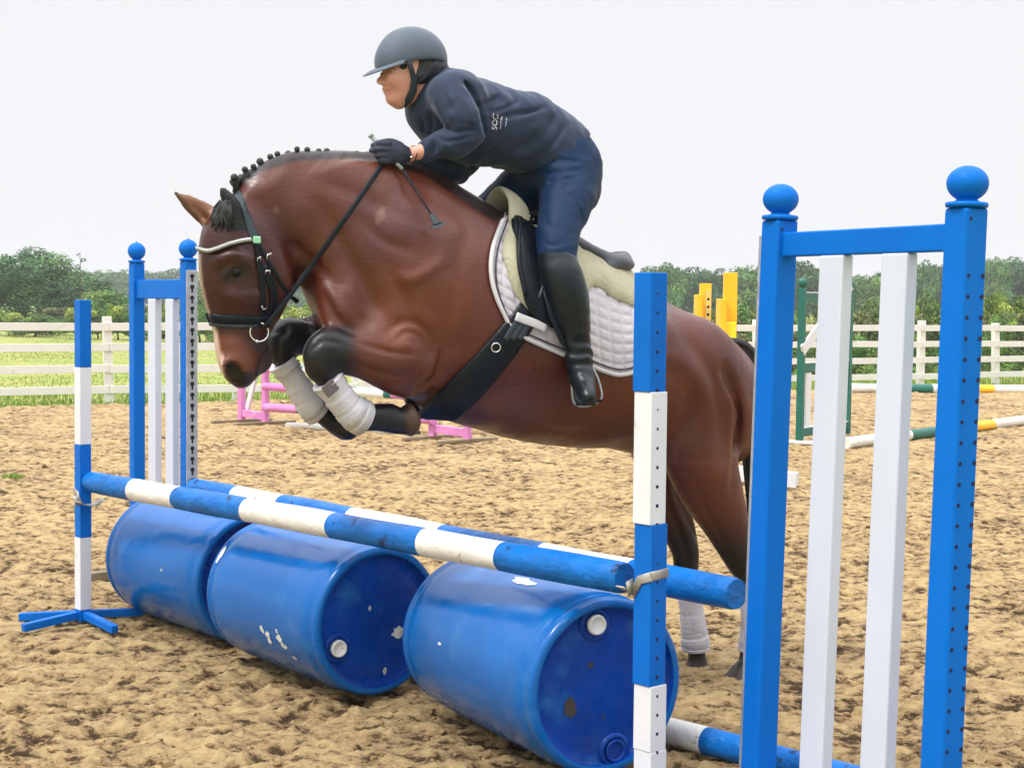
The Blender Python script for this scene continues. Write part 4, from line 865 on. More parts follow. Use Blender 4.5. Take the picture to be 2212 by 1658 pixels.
# tail
tf = MB(); M['tail'] = mat('black tail hair', (.010, .009, .011), .5, bump=.5, bscale=90, bstretch=(4, 4, .3))
for k in range(70):
    o = (RNG.random(3) - .5) * np.array([.10, .10, .02]); w_ = .3 + .7 * RNG.random(); base = [(1552, 738), (1592, 744), (1622, 796), (1634, 880), (1640, 990), (1650, 1110), (1655, 1200 + 40 * RNG.random())]
    pts = [H(x + (RNG.random() - .5) * 6, y, 0) + (HD * o[0] + HN * o[1]) * (.25 + min(i, 3) * .28) * w_ for i, (x, y) in enumerate(base)]; pts = [V(a) for a in cr([list(a) for a in pts], 3)]; n = len(pts)
    tf.tube(pts, [.021 * (1 - .75 * i / n) for i in range(n)], 6)
tf.build('tail', M['tail'], hroot)

# ------------------------------------------------------------------ BRIDLE
M['leather'] = mat('black wet leather', (.004, .007, .012), .36, spec=.22, bump=.2, bscale=70, rvar=.1); M['rein'] = mat('dark rein leather', (.008, .012, .018), .45, spec=.22, bump=.3, bscale=60)
M['greyleather'] = mat('worn grey leather', (.030, .042, .052), .4, spec=.3, bump=.15, bscale=60); M['silver'] = mat('polished steel', (.75, .76, .78), .15, metal=1.0); M['crystal'] = mat('silver browband beads', (.42, .42, .40), .25, metal=.5)
M['mint'] = mat('pale green clip', (.30, .62, .42), .4)
br = thing('bridle', 'black leather bridle with silver browband and ring bit on the horse', 'bridle', H(540, 600, 0))
def strapS(name, pts, w, th, m_, parent, off=.004, both=True, n=4):
    P_, N_ = spath(pts, off, n); mb = MB(); mb.strap(P_, N_, w, th); o = mb.build(name, m_, parent)
    if both: mb = MB(); mb.strap([mirror(p) for p in P_][::-1], [mirv(q) for q in N_][::-1], w, th); mb.build(name, m_, parent)
    return o
strapS('headpiece', [(514, 418), (522, 440), (532, 466), (541, 492), (550, 518)], .026, .006, M['greyleather'], br)
strapS('cheekpiece', [(550, 518), (556, 545), (561, 572), (565, 600), (567, 640), (566, 680), (562, 706)], .019, .005, M['leather'], br, .005)
strapS('throatlash', [(553, 520), (568, 545), (582, 570), (598, 598), (612, 620), (624, 636)], .014, .005, M['leather'], br, .005)
strapS('jaw_strap', [(566, 575), (580, 600), (590, 625), (590, 655), (578, 690)], .030, .005, M['leather'], br, .004)
strapS('noseband', [(458, 686), (480, 690), (505, 691), (530, 691), (556, 692), (585, 690)], .034, .009, M['leather'], br, .005)
strapS('noseband_padding', [(458, 698), (480, 702), (505, 704), (530, 703), (556, 702)], .013, .006, M['greyleather'], br, .006)
P_, N_ = spath([(433, 537), (455, 543), (478, 537), (502, 527), (522, 521), (543, 518)], .007, 8); mb = MB(); mb.strap(P_, N_, .020, .006)
bb = mb.build('browband', M['leather'], br); mb = MB()
for i in range(0, len(P_) - 1):
    for s_ in (0,):
        c = P_[i].lerp(P_[i + 1], s_); t_ = (P_[i + 1] - P_[i]).normalized(); x = t_.cross(N_[i]); mb.tube([c + N_[i] * .005 - x * .006 - t_ * .003, c + N_[i] * .008, c + N_[i] * .005 + x * .006 + t_ * .003], .0035, 6)
mb.build('silver_braid', M['crystal'], bb)
p, n_ = S(553, 519, .01); mb = MB(); mb.box(p, (.026, .012, .024), (HD, HN, V((0, 0, 1)))); mb.build('clip', M['mint'], br, .004)
mb = MB()
for (x, y, dx, dy) in ((558, 560, 9, -2), (578, 556, 8, -6), (576, 586, 9, 1)):
    a, n_ = S(x - dx / 2, y + 5, .012); b, _ = S(x - dx / 2, y - 2 + dy * .3, .013); c, _ = S(x + dx / 2, y - 3 + dy, .013); d_, _ = S(x + dx / 2, y + 4 + dy, .012); mb.tube([a, b, c, d_], .0022, 6)
a, _ = S(561, 656, .012); b, _ = S(566, 666, .014); c, _ = S(575, 660, .012); mb.tube([a, b, c], .003, 6); mb.build('buckle', M['silver'], br)
for sg in (1, -1):
    c, n_ = S(556, 716, .012); rg = .0315
    if sg < 0: c, n_ = mirror(c), mirv(n_)
    u = HD * .95 + HN * .12 * sg; u.normalize(); w_ = V((0, 0, 1)); mb = MB(); mb.tube([c + (u * math.cos(a) + w_ * math.sin(a)) * rg for a in [2 * math.pi * k / 28 for k in range(28)]], .0032, 8, closed=True)
    cc = c + (u * -.25 - w_ * .97) * rg; mb.lathe([(.0005, -.007), (.0065, -.003), (.0065, .003), (.0005, .007)], cc, w_, 10); mb.build('bit_ring', M['silver'], br)
    mb = MB(); mb.tube([cc, cc - HN * sg * .03 + HD * .01], .006, 8); mb.build('bit_bar', M['silver'], br)
mb = MB(); a, b = H(622, 636, .045), H(642, 651, .03); mb.tube([a, b], [.006, .009], 8); mb.build('strap_end', M['leather'], br)
RG = H(574, 706, .085); RH = H(826, 356, .11)
def over_skin(pts, off):
    out = []
    for p in pts:
        x, y = topx([list(p)]); h, n_ = S(float(x[0]), float(y[0]), off); a = (h - HO).dot(HN)
        out.append(h if a > (p - HO).dot(HN) and (h - p).length < .25 else p)
    q = np.array([list(p) for p in out]); 
    for _ in range(3): q[1:-1] = (q[:-2] + 2 * q[1:-1] + q[2:]) / 4
    return [V(a) for a in q]
mb = MB(); pts = over_skin([RG.lerp(RH, k / 24) + V((0, 0, -.010 * math.sin(math.pi * k / 24))) for k in range(25)], .014)
mb.strap(pts, HN, .017, .005); rn = mb.build('rein', M['rein'], br)
mb = MB(); RG2 = H(574, 706, .07); RH2 = H(832, 362, .085); pts2 = [RG2.lerp(RH2, k / 12) + HN * (.05 * math.sin(math.pi * k / 12)) + V((0, 0, -.03 * math.sin(math.pi * k / 12))) for k in range(6, 13)]
a = mirror(RG); mb.strap([a, mirror(H(690, 540, .17)), mirror(H(800, 380, .12)), H(846, 350, -.02)], HN, .017, .005); mb.build('rein', M['rein'], br)
# ------------------------------------------------------------------ leg wraps
M['wrap'] = mat('white fleece bandage', (.60, .585, .63), .95, bump=.6, bscale=26, bdist=.008, col2=(.38, .31, .27), mscale=7, mlo=.56, mhi=.74, var=.08, vscale=9)
M['velcro'] = mat('grey velcro patch', (.13, .11, .11), .9); M['cream'] = mat('cream patch', (.72, .66, .48), .9)
def wrap(px_rows, label, seed):
    c = [H(x, y, t) for x, y, t, r in px_rows]; t = thing('leg_wrap', label, 'leg wrap', c[len(c) // 2], 'white bandages on the horse legs'); q = cr([[*p, r[3]] for p, r in zip(c, px_rows)], 10)
    mb = MB(); pts = []; rr = []; n = len(q)
    for i, a in enumerate(q):
        ridge = .0042 * ((i * .9 + seed) % 2.0 - 1.0) + .003 * math.sin(i * 2.7 + seed * 5) ; pts.append(V(a[:3])); rr.append(a[3] * (.93 if i in (0, n - 1) else 1) + ridge)
    mb.tube(pts, rr, 28); mb.build('bandage', M['wrap'], t); return t, c
w1, c1 = wrap([(706, 818, .145, .055), (728, 850, .14, .052), (752, 880, .14, .055), (772, 896, .14, .061), (792, 906, .14, .058)], 'white bandage with a dark square tab on the near foreleg', 1)
p = H(711, 838, .19); mb = MB(); u = (c1[2] - c1[0]).normalized(); x = u.cross(HN).normalized(); mb.box(p + HN * .009 , (.044, .050, .006), (u, x, HN)); mb.build('velcro_tab', M['velcro'], w1, .002)
p = H(738, 828, .178); mb = MB(); mb.lathe([(.001, -.004), (.026, -.003), (.028, .001), (.001, .004)], p, HN + HD * .35, 20); mb.build('patch', M['cream'], w1)
wrap([(609, 782, -.14, .053), (630, 812, -.14, .045), (654, 848, -.14, .049), (676, 880, -.14, .054), (690, 893, -.14, .050)], 'muddy white bandage on the far foreleg behind the muzzle', 1.4)
wrap([(1487, 1262, -.128, .048), (1492, 1300, -.125, .050), (1497, 1345, -.122, .052), (1502, 1385, -.12, .058), (1503, 1405, -.12, .052)], 'pale bandage on the far hind leg seen below the back rail', .6)
wrap([(1624, 1262, .145, .048), (1627, 1310, .14, .050), (1627, 1360, .138, .052), (1622, 1405, .13, .056)], 'pale bandage on the near hind leg behind the wing post', .9)

# ------------------------------------------------------------------ saddle pad, half pad, saddle, girth
def patch(top, bot, nu, nv, off, th, m_, name, parent, bulge=0.0, fold=None, bow=(0, 0)):
    """cloth lying on the horse: top = (tx,ty) along the spine, bot = lower edge; mirrored to the far flank"""
    T_ = cr([list(map(float, a)) for a in top], 12); B_ = cr([list(map(float, a)) for a in bot], 12)
    rs = lambda q, n: np.stack([np.interp(np.linspace(0, 1, n), np.linspace(0, 1, len(q)), q[:, j]) for j in (0, 1)], 1)
    T_, B_ = rs(T_, nu), rs(B_, nu); G3 = np.zeros((nu, nv, 3))
    for i in range(nu):
        sp = hl(*T_[i], 0); G3[i, 0] = sp
        for j in range(1, nv):
            v = j / (nv - 1); x, y = T_[i] * (1 - v) + B_[i] * v; uu0 = i / (nu - 1); x += math.sin(math.pi * v) * (bow[0] * (1 - uu0) ** 3 + bow[1] * uu0 ** 3); h, n_ = S(x, y, 0, .1); G3[i, j] = loc(h)
        # ease the first rows down from the spine
        for j in (1, 2):
            a = G3[i, 0]; b = G3[i, 3]; w_ = j / 3; arc = a * (1 - w_) + b * w_; arc[2] += .03 * math.sin(math.pi * w_); arc[1] += .02 * math.sin(math.pi * w_)
            if np.linalg.norm(G3[i, j] - arc) > .05 or G3[i, j][1] < 0: G3[i, j] = arc
    for _ in range(2): G3[1:-1, 1:-1] = (G3[1:-1, 1:-1] * 2 + G3[:-2, 1:-1] + G3[2:, 1:-1] + G3[1:-1, :-2] + G3[1:-1, 2:]) / 6
    far_ = G3[:, 1:][:, ::-1].copy(); far_[..., 1] *= -1; A = np.concatenate([far_, G3], 1); I = np.arange(A.shape[0] * A.shape[1]).reshape(A.shape[:2]); f = quads(I)
    v = A.reshape(-1, 3); n_ = vnorm(v, f); ctr = np.array([v[:, 0].mean(), 0, v[:, 2].min()])
    if ((v - ctr) * n_).sum(1).mean() < 0: n_ = -n_
    nvv = A.shape[1]; vv = np.abs(np.linspace(-1, 1, nvv)); uu_ = np.linspace(0, 1, nu); prof = (1 - vv ** 6)[None, :] * (1 - (2 * uu_ - 1) ** 8)[:, None]
    thk = th * (.35 + .65 * prof) + bulge * prof; extra = fold(np.meshgrid(uu_, vv, indexing='ij')) if fold else 0
    inn = v + n_ * off; out = v + n_ * (off + (thk + extra).reshape(-1))[:, None]; vs = np.concatenate([inn, out]); N = len(v)
    ring = list(I[0, :]) + list(I[1:, -1]) + list(I[-1, -2::-1]) + list(I[-2:0:-1, 0]); side_ = [(ring[k], ring[(k + 1) % len(ring)], ring[(k + 1) % len(ring)] + N, ring[k] + N) for k in range(len(ring))]
    F_ = np.concatenate([f[:, ::-1], f + N, np.array(side_)]); o = mesh_np(name, wld(vs), F_, m_, parent); return o, A, n_, I
M['quilt'] = mat('white quilted cotton', (.50, .47, .52), .85, bump=.3, bscale=30, bdist=.004, col2=(.60, .54, .52), mscale=5, mlo=.5, mhi=.8)
M['piping'] = mat('dark piping', (.012, .014, .02), .6); M['trim'] = mat('white pad binding', (.56, .545, .57), .7); M['fleece'] = mat('cream fleece', (.40, .375, .26), .95, bump=.6, bscale=45, bdist=.01, var=.1, vscale=14, sheen=.2)
sp = thing('saddle_pad', 'white quilted saddle pad with dark piping under the saddle', 'saddle pad', H(1210, 620, 0))
quilt = lambda g: -.007 * (np.maximum(np.abs(np.cos(g[0] * math.pi * 13)) ** 14, np.abs(np.cos(g[1] * math.pi * 10)) ** 14))
PT = [(1086, 470), (1160, 512), (1240, 552), (1320, 594), (1400, 636)]; PBm = [(1096, 697), (1120, 722), (1160, 742), (1215, 765), (1260, 782), (1300, 800), (1340, 808), (1380, 790), (1408, 720)]
po, PA_, PN_, PI_ = patch(PT, PBm, 110, 60, .006, .012, M['quilt'], 'quilted_panel', sp, fold=quilt, bow=(-34, 4))
def edge_line(A, N_, I, sel, off, inset):
    P_ = []; 
    for i, j in sel: P_.append(V(wld(A[i, j] + N_.reshape(A.shape)[i, j] * off)))
    return P_
nu_, nv_ = PA_.shape[:2]; half = nv_ // 2
Nn = PN_.reshape(PA_.shape)
def around(k, off):
    path = [(k, j) for j in range(half + 2, nv_ - 1 - k)] + [(i, nv_ - 1 - k) for i in range(k, nu_ - k)] + [(nu_ - 1 - k, j) for j in range(nv_ - 2 - k, half + 2, -1)]
    return [V(wld(PA_[i, j] + Nn[i, j] * off)) for i, j in path]
pl = around(0, .012); mb = MB(); mb.tube(pl, .0085, 8); mb.tube([mirror(p) for p in pl], .0085, 8); mb.build('binding', M['trim'], sp)
pl = around(3, .0165); mb = MB(); mb.tube(pl, .0030, 6); mb.tube([mirror(p) for p in pl], .0030, 6); mb.build('piping', M['piping'], sp)
hp = thing('half_pad', 'cream fleece half pad folded up before and behind the saddle', 'saddle pad', H(1200, 560, 0))
HT = [(1100, 482), (1165, 512), (1240, 550), (1300, 580), (1372, 618)]; HB_ = [(1082, 560), (1110, 640), (1165, 690), (1230, 680), (1275, 625), (1320, 650), (1372, 668)]
patch(HT, HB_, 60, 34, .016, .014, M['fleece'], 'fleece_panel', hp, bulge=.014, bow=(-8, 0))
arch = []; ar = [(1119, 520, .15), (1122, 478, .12), (1120, 446, .085), (1108, 424, .04), (1098, 418, .0)]
near_a = [H(x, y, t) for x, y, t in ar]; full = near_a + [mirror(p) for p in near_a[:-1]][::-1]; full = [V(a) for a in cr([list(p) for p in full], 6)]
mb = MB(); secs = []; n = len(full)
for i, p in enumerate(full):
    t_ = (full[min(i + 1, n - 1)] - full[max(i - 1, 0)]).normalized(); fw = (HD * .88 - V((0, 0, .45))); fw = (fw - t_ * fw.dot(t_)).normalized(); nn_ = t_.cross(fw); e = .012 if 0 < i < n - 1 else .006
    secs.append([fw * (-.05 * math.cos(a)) + nn_ * (e * math.sin(a)) for a in [2 * math.pi * k / 16 for k in range(16)]])
mb.sweep(full, secs); mb.build('front_roll', M['fleece'], hp)
# saddle
sdl = thing('saddle', 'black leather jumping saddle with raised grey cantle', 'saddle', H(1230, 560, 0))
sf = Field((-.15, -.36, .9), (.62, .38, 1.95), .006)
sf.chain([[*hl(1128, 468, 0), 0, 0, 1, .024, .06], [*hl(1165, 487, 0), 0, 0, 1, .030, .085], [*hl(1215, 522, 0), 0, 0, 1, .030, .115], [*hl(1265, 553, 0), 0, 0, 1, .030, .145], [*hl(1300, 570, 0), 0, 0, 1, .034, .150], [*hl(1318, 573, 0), 0, 0, 1, .032, .125]], .03, 4)
cant = [hl(1308, 584, .150), hl(1328, 570, .135), hl(1344, 563, .08), hl(1343, 558, .0)]; cant = cant + [c * np.array([1, -1, 1]) for c in cant[:-1]][::-1]
sf.tub([[*c, .030] for c in cant], .03); sf.ell(hl(1270, 522, 0), (.12, .12, .05), .03, sub=True, rot=-.5)
v, f = sf.mesh(); v = lap(v, f, 8); mesh_np('seat', wld(v), f[:, ::-1], M['seatleather'] if 'seatleather' in M else mat('smooth grey saddle leather', (.040, .046, .058), .42, bump=.06, bscale=50), sdl)
cl = [V(wld(c - np.array([0, 0, .018]))) for c in cant]; mb = MB(); mb.tube([V(a) for a in cr([list(c) for c in cl], 5)], .006, 8); mb.build('cantle_welt', M['leather'], sdl)
FT = [(1093, 476), (1118, 484), (1145, 492), (1175, 510), (1210, 535)]; FB = [(1110, 600), (1132, 668), (1165, 700), (1200, 712), (1228, 690)]
patch(FT, FB, 40, 40, .028, .010, M['leather'], 'flap', sdl, bulge=.006)
def lline(pts, off, r_, m_, name, parent):
    P_, N_ = spath(pts, off, 5); mb = MB(); mb.tube(P_, r_, 8); mb.build(name, m_, parent); mb = MB(); mb.tube([mirror(p) for p in P_], r_, 8); return mb.build(name, m_, parent)
lline([(1108, 492), (1106, 540), (1110, 590), (1124, 645)], .048, .008, M['leather'], 'knee_roll', sdl)
lline([(1140, 480), (1146, 520), (1156, 570), (1162, 610), (1150, 650)], .044, .006, M['greyleather'], 'flap_seam', sdl)
p, n_ = S(1150, 474, .055); mb = MB(); c = H(1147, 474, .10); mb.tube([c + (HD * math.cos(a) * .9 + V((0, 0, 1)) * math.sin(a)) * .013 for a in [2 * math.pi * k / 14 for k in range(14)]], .0028, 6, closed=True); mb.build('d_ring', M['silver'], sdl)
# girth
gr = thing('girth', 'wide black girth running down behind the elbow to the belly', 'girth', H(1030, 800, .2))
P_, N_ = spath([(1140, 668), (1122, 700), (1080, 755), (1030, 812), (985, 858), (958, 884)], .012, 5, 6)
P_ = P_ + [P_[-1] + V((0, 0, -.02)) - HN * .08, mirror(P_[-1]) + V((0, 0, -.02)) + HN * .08]; N_ = N_ + [V((0, 0, -1)) + HN * .3, V((0, 0, -1)) - HN * .3]
mb = MB(); w_ = list(np.interp(np.linspace(0, 1, len(P_)), [0, .3, .6, 1], [.085, .105, .125, .125])); mb.strap(P_, N_, w_, .016); g2_ = [mirror(p) for p in P_[:-1]][::-1]; mb.strap(g2_, [mirv(q) for q in N_[:-1]][::-1], w_[:-1][::-1], .016); mb.build('belly_band', M['leather'], gr)
c, n_ = S(1067, 747, .028); u = n_.cross(V((0, 0, 1))).normalized(); w2 = u.cross(n_); mb = MB(); mb.tube([c + (u * math.cos(a) + w2 * math.sin(a)) * .016 for a in [2 * math.pi * k / 18 for k in range(18)]], .0026, 8, closed=True); mb.build('d_ring', M['silver'], gr)
mb = MB()
for dx in (-20, -6, 8):
    P_, N_ = spath([(1136 + dx, 690), (1118 + dx, 716), (1108 + dx, 732)], .024, 4); mb.strap(P_, N_, .020, .005)
mb.build('billet', M['greyleather'], gr)
P_, N_ = spath([(1108, 684), (1128, 692), (1150, 700), (1172, 710)], .030, 4); mb = MB(); mb.strap(P_, N_, .030, .004); mb.build('keeper_strap', M['trim'], gr)
mb = MB(); c = H(1150 - 262, 876, 0); pts = [V(wld(hl(925, 880, .03))) + HD * (-.03 * math.sin(a)) + V((0, 0, -.022 + .022 * math.cos(a))) + HN * .012 * math.sin(a) for a in [2 * math.pi * k / 14 for k in range(14)]]; mb.tube(pts, .0022, 6, closed=True); mb.build('d_ring', M['zinc'], gr)

# ------------------------------------------------------------------ RIDER
FLO, FHI, FH = (-.55, -.55, 1.0), (.62, .58, 2.55), .0068
def R(rows): return lim(rows)
# groups of the figure: head and neck, trunk and arms, hips and legs, hands
ff = {k: Field(FLO, FHI, FH) for k in ('torso', 'arms', 'legs')}
hd = Field((-.66, -.16, 1.98), (-.10, .20, 2.52), .0048)
T_, A_, G_ = ff['torso'], ff['arms'], ff['legs']
T_.chain([sec(*r) for r in [(1262, 332, 1150, 405, .155), (1240, 290, 1136, 366, .152), (1195, 243, 1096, 342, .146), (1110, 216, 1026, 334, .154), (1050, 194, 970, 328, .164), (1008, 176, 932, 306, .156), (982, 170, 925, 276, .115)]], .02, 5)
T_.tub(R([(1000, 204, -.13, .066), (980, 216, .0, .072), (995, 204, .13, .068)]), .06)
# near arm
A_.tub(R([(975, 205, .155, .068), (987, 232, .19, .064), (1000, 262, .215, .058), (1006, 288, .225, .051), (985, 304, .205, .047), (950, 315, .17, .040), (917, 327, .135, .033)]), .03, 5)
# far arm
A_.tub(R([(985, 205, -.155, .068), (1010, 250, -.21, .062), (1010, 330, -.20, .054), (960, 360, -.13, .046), (900, 345, -.065, .034)]), .03, 5)
A_.tub(R([(992, 372, -.16, .035), (975, 362, -.12, .04)]), .03)
wr_near = R([(915, 327, .135, .030), (897, 331, .118, .025), (882, 334, .108, .026)]); wr_far = R([(898, 345, -.062, .028), (880, 342, -.05, .025), (866, 340, -.04, .026)])
# hips and legs
G_.chain([sec(*r) for r in [(1248, 292, 1140, 378, .150), (1268, 332, 1150, 408, .160), (1272, 368, 1175, 425, .150)]], .03, 4)
G_.ell(hl(1226, 352, .085), (.105, .085, .115), .05); G_.ell(hl(1226, 352, -.085), (.105, .085, .115), .05)
def leg(tsg):
    q = R([(1226, 365, .095, .098), (1228, 400, .13, .100), (1219, 450, .19, .088), (1207, 500, .25, .074), (1202, 540, .29, .066), (1206, 570, .31, .062), (1212, 600, .325, .055)])
    b = R([(1206, 570, .315, .062), (1215, 600, .33, .068), (1229, 650, .34, .066), (1240, 700, .345, .054), (1247, 740, .345, .041), (1250, 768, .345, .038)])
    if tsg < 0:
        for r in q + b: r[1] = -r[1]
        for i, r in enumerate(q): r[0] -= .035 * i
        for r in b: r[0] -= .17
    return q, b
qn, bn = leg(1); qf, bf = leg(-1)
HipD = G_.D.copy(); G_.tub(qn, .05, 5); G_.tub(qf, .05, 5)
shin = Field(FLO, FHI, FH); shin.tub(bn, .03, 4); shin.tub(bf, .03, 4)
def foot(fld, sg, grow=0.0):
    pts = [(1250, 768, .345, .038), (1254, 795, .355, .040), (1258, 815, .37, .038)]
    toe = [(1252, 808, .33, .036), (1262, 832, .395, .036), (1268, 850, .44, .031), (1271, 857, .46, .024)]
    for rows in (pts, toe):
        r_ = R(rows)
        if sg < 0:
            for r in r_: r[1] = -r[1]; r[0] -= .17
        for r in r_: r[3] += grow
        fld.tub(r_, .025, 4)
foot(shin, 1); foot(shin, -1)
# head
e = [hl(884, 128, 0.0)]
hd.ell(hl(888, 122, 0), (.098, .076, .092), .02)
hd.chain([sec(*r) for r in [(842, 140, 905, 130, .060), (830, 153, 905, 150, .066), (829, 172, 900, 176, .061), (835, 192, 892, 200, .051), (842, 210, 882, 216, .038), (848, 222, 872, 224, .024)]], .03, 4)
hd.tub(R([(890, 165, 0, .058), (906, 192, 0, .056), (925, 215, 0, .062), (950, 235, 0, .075)]), .04)
hd.tub(R([(834, 156, 0, .0075), (826, 168, 0, .0105), (820, 176, 0, .0125)]), .012); hd.ell(hl(827, 180, .011), (.011, .008, .008), .008); hd.ell(hl(827, 180, -.011), (.011, .008, .008), .008)
hd.ell(hl(833, 191.5, 0), (.012, .022, .0075), .008); hd.ell(hl(836, 199.5, 0), (.012, .020, .008), .008); hd.tub(R([(829, 195.5, 0, .002), (836, 195.5, .018, .002), (840, 196, .023, .0012)]), .004, sub=True); hd.tub(R([(829, 195.5, 0, .002), (836, 195.5, -.018, .002), (840, 196, -.023, .0012)]), .004, sub=True)
hd.ell(hl(845, 215, 0), (.018, .022, .016), .02); hd.ell(hl(846, 153, .036), (.018, .019, .012), .012, sub=True); hd.ell(hl(846, 153, -.036), (.018, .019, .012), .012, sub=True)
hd.tub(R([(834, 146, .012, .007), (841, 143, .036, .008), (852, 146, .053, .007)]), .012); hd.tub(R([(834, 146, -.012, .007), (841, 143, -.036, .008), (852, 146, -.053, .007)]), .012)
hd.ell(hl(848, 170, .043), (.020, .012, .020), .035); hd.ell(hl(848, 170, -.043), (.020, .012, .020), .035)
hd.ell(hl(892, 160, .068), (.014, .008, .026), .008, rot=.1); hd.ell(hl(894, 160, .076), (.007, .006, .014), .004, sub=True)
# hands: fist round the reins, thumb on top
hands = Field((-.68, -.16, 1.78), (-.18, .26, 2.14), .0042)
def hand(wx, wy, wt, sg, grow=0.0):
    """wrist seen at wx, wy; sg +1 left hand (back of hand towards us)"""
    w = hl(wx, wy, wt); f = np.array([-1.0, 0, .05]); up_ = np.array([0, 0, 1.0]); ou = np.array([0, 1.0 * sg, 0])
    hands.tub([[*(w + f * .0), .024 + grow], [*(w + f * .03), .026 + grow]], .02)
    hands.ell(w + f * .055 + ou * .006, (.044 + grow, .017 + grow, .038 + grow), .018)
    for i, (dz, L1, L2, L3) in enumerate(((.029, .036, .026, .020), (.009, .040, .029, .022), (-.011, .037, .027, .020), (-.029, .030, .022, .016))):
        k = w + f * (.088 - .004 * abs(i - 1)) + up_ * dz + ou * .008; a1 = k + f * L1 * .80 - ou * L1 * .35 - up_ * .002; a2 = a1 - ou * L2 * .95 - f * L2 * .35; a3 = a2 - f * L3 * 1.0 + ou * L3 * .3
        hands.tub([[*k, .0105 + grow], [*a1, .0095 + grow], [*a2, .0088 + grow], [*a3, .0080 + grow]], .004, 4)
    b = w + f * .03 + up_ * .028 - ou * .012; hands.tub([[*b, .014 + grow], [*(b + f * .032 + up_ * .010 - ou * .004), .0125 + grow], [*(b + f * .062 + up_ * .006 - ou * .010), .0105 + grow], [*(b + f * .080 + up_ * .001 - ou * .012), .009 + grow]], .006, 4)
hand(884, 335, .112, 1); hand(868, 339, -.035, -1)
wristf = Field((-.62, -.20, 1.70), (.05, .30, 2.20), FH); wristf.tub(wr_near, .01); wristf.tub(wr_far, .01)

def smin(a, b, k): h = np.maximum(k - np.abs(a - b), 0) / k; return np.minimum(a, b) - h * h * k * .25
def smax(a, b, k): return -smin(-a, -b, k)
def resample(src, dst):                                  # trilinear copy of one field onto another grid
    out = np.full(dst.n, .5, np.float32); g = [((dst.ax[i] - src.lo[i]) / src.h) for i in range(3)]; ok = [np.where((a >= 0) & (a < src.n[i] - 1.001))[0] for i, a in enumerate(g)]
    if min(map(len, ok)) == 0: return out
    i0 = [g[i][ok[i]].astype(int) for i in range(3)]; fr_ = [g[i][ok[i]] - i0[i] for i in range(3)]; r = 0
    for a in (0, 1):
        for b in (0, 1):
            for c in (0, 1):
                w_ = (fr_[0] if a else 1 - fr_[0])[:, None, None] * (fr_[1] if b else 1 - fr_[1])[None, :, None] * (fr_[2] if c else 1 - fr_[2])[None, None, :]
                r = r + w_ * src.D[np.ix_(i0[0] + a, i0[1] + b, i0[2] + c)]
    out[np.ix_(*ok)] = r; return out
# one skin for the whole person (under the clothes too): a fine grid is only kept for head and hands
bodyF = Field((-.70, -.55, 1.0), FHI, .0058)
D = resample(T_, bodyF); D = smin(D, resample(A_, bodyF), .04); D = smin(D, resample(G_, bodyF), .04); D = np.minimum(D, resample(shin, bodyF)) + .021
D = smin(D, resample(hd, bodyF), .02); D = np.minimum(D, resample(wristf, bodyF)); D = smin(D, resample(hands, bodyF) + .0012, .01); bodyF.D = D.astype(np.float32)
rider = thing('person', 'rider in grey helmet, navy jacket, breeches and black boots crouching over the horse', 'person', H(1220, 600, 0))
v, f = bodyF.mesh(); v = lap(v, f, 1, .4); w_ = wld(v); qx, qy = topx(w_)
skin = np.array([.64, .31, .245]); c = np.tile(skin, (len(v), 1)); mm = lambda m, cc: c.__setitem__(slice(None), c * (1 - np.clip(m, 0, 1)[:, None]) + np.array(cc) * np.clip(m, 0, 1)[:, None])
mm(ss(-np.hypot((qx - 848) / 1.3, qy - 172), -14, -2) * .35, (.62, .22, .16)); mm(ss(-near_line(qx, qy, [(830, 195.5), (841, 196)]), -3.2, -.8) * (qy < 205) * .8, (.45, .13, .11))
mm(ss(-near_line(qx, qy, [(836, 150.5), (843, 147), (853, 149)]), -3.5, -1) * .85, (.06, .04, .03)); mm(ss(-np.hypot(qx - 844, (qy - 156) * 1.5), -6, -2) * .6, (.13, .07, .06))
M['skin'] = mat('skin', (.6, .3, .2), .5, attr='Col', bump=.05, bscale=90); M['skin'].node_tree.nodes['Principled BSDF'].inputs['Subsurface Weight'].default_value = .15; M['skin'].node_tree.nodes['Principled BSDF'].inputs['Subsurface Radius'].default_value = (.02, .008, .004)
mesh_np('body', w_, f[:, ::-1], M['skin'], rider, attrs={'Col': c})
for sg in (1, -1):
    ec = hl(846.5, 156, .033); ec[1] *= sg; mb = MB(); mb.lathe([(max(.0112 * math.sin(math.pi * k / 10), .0004), -.0112 * math.cos(math.pi * k / 10)) for k in range(11)], wld(ec), HD, 14); eo = mb.build('eye', mat('eye white', (.55, .52, .5), .2), rider)
    mb = MB(); mb.disc(V(wld(ec)) - HD * .0105, -HD, .0055, 12); mb.build('iris', mat('dark iris', (.02, .015, .01), .2), eo)
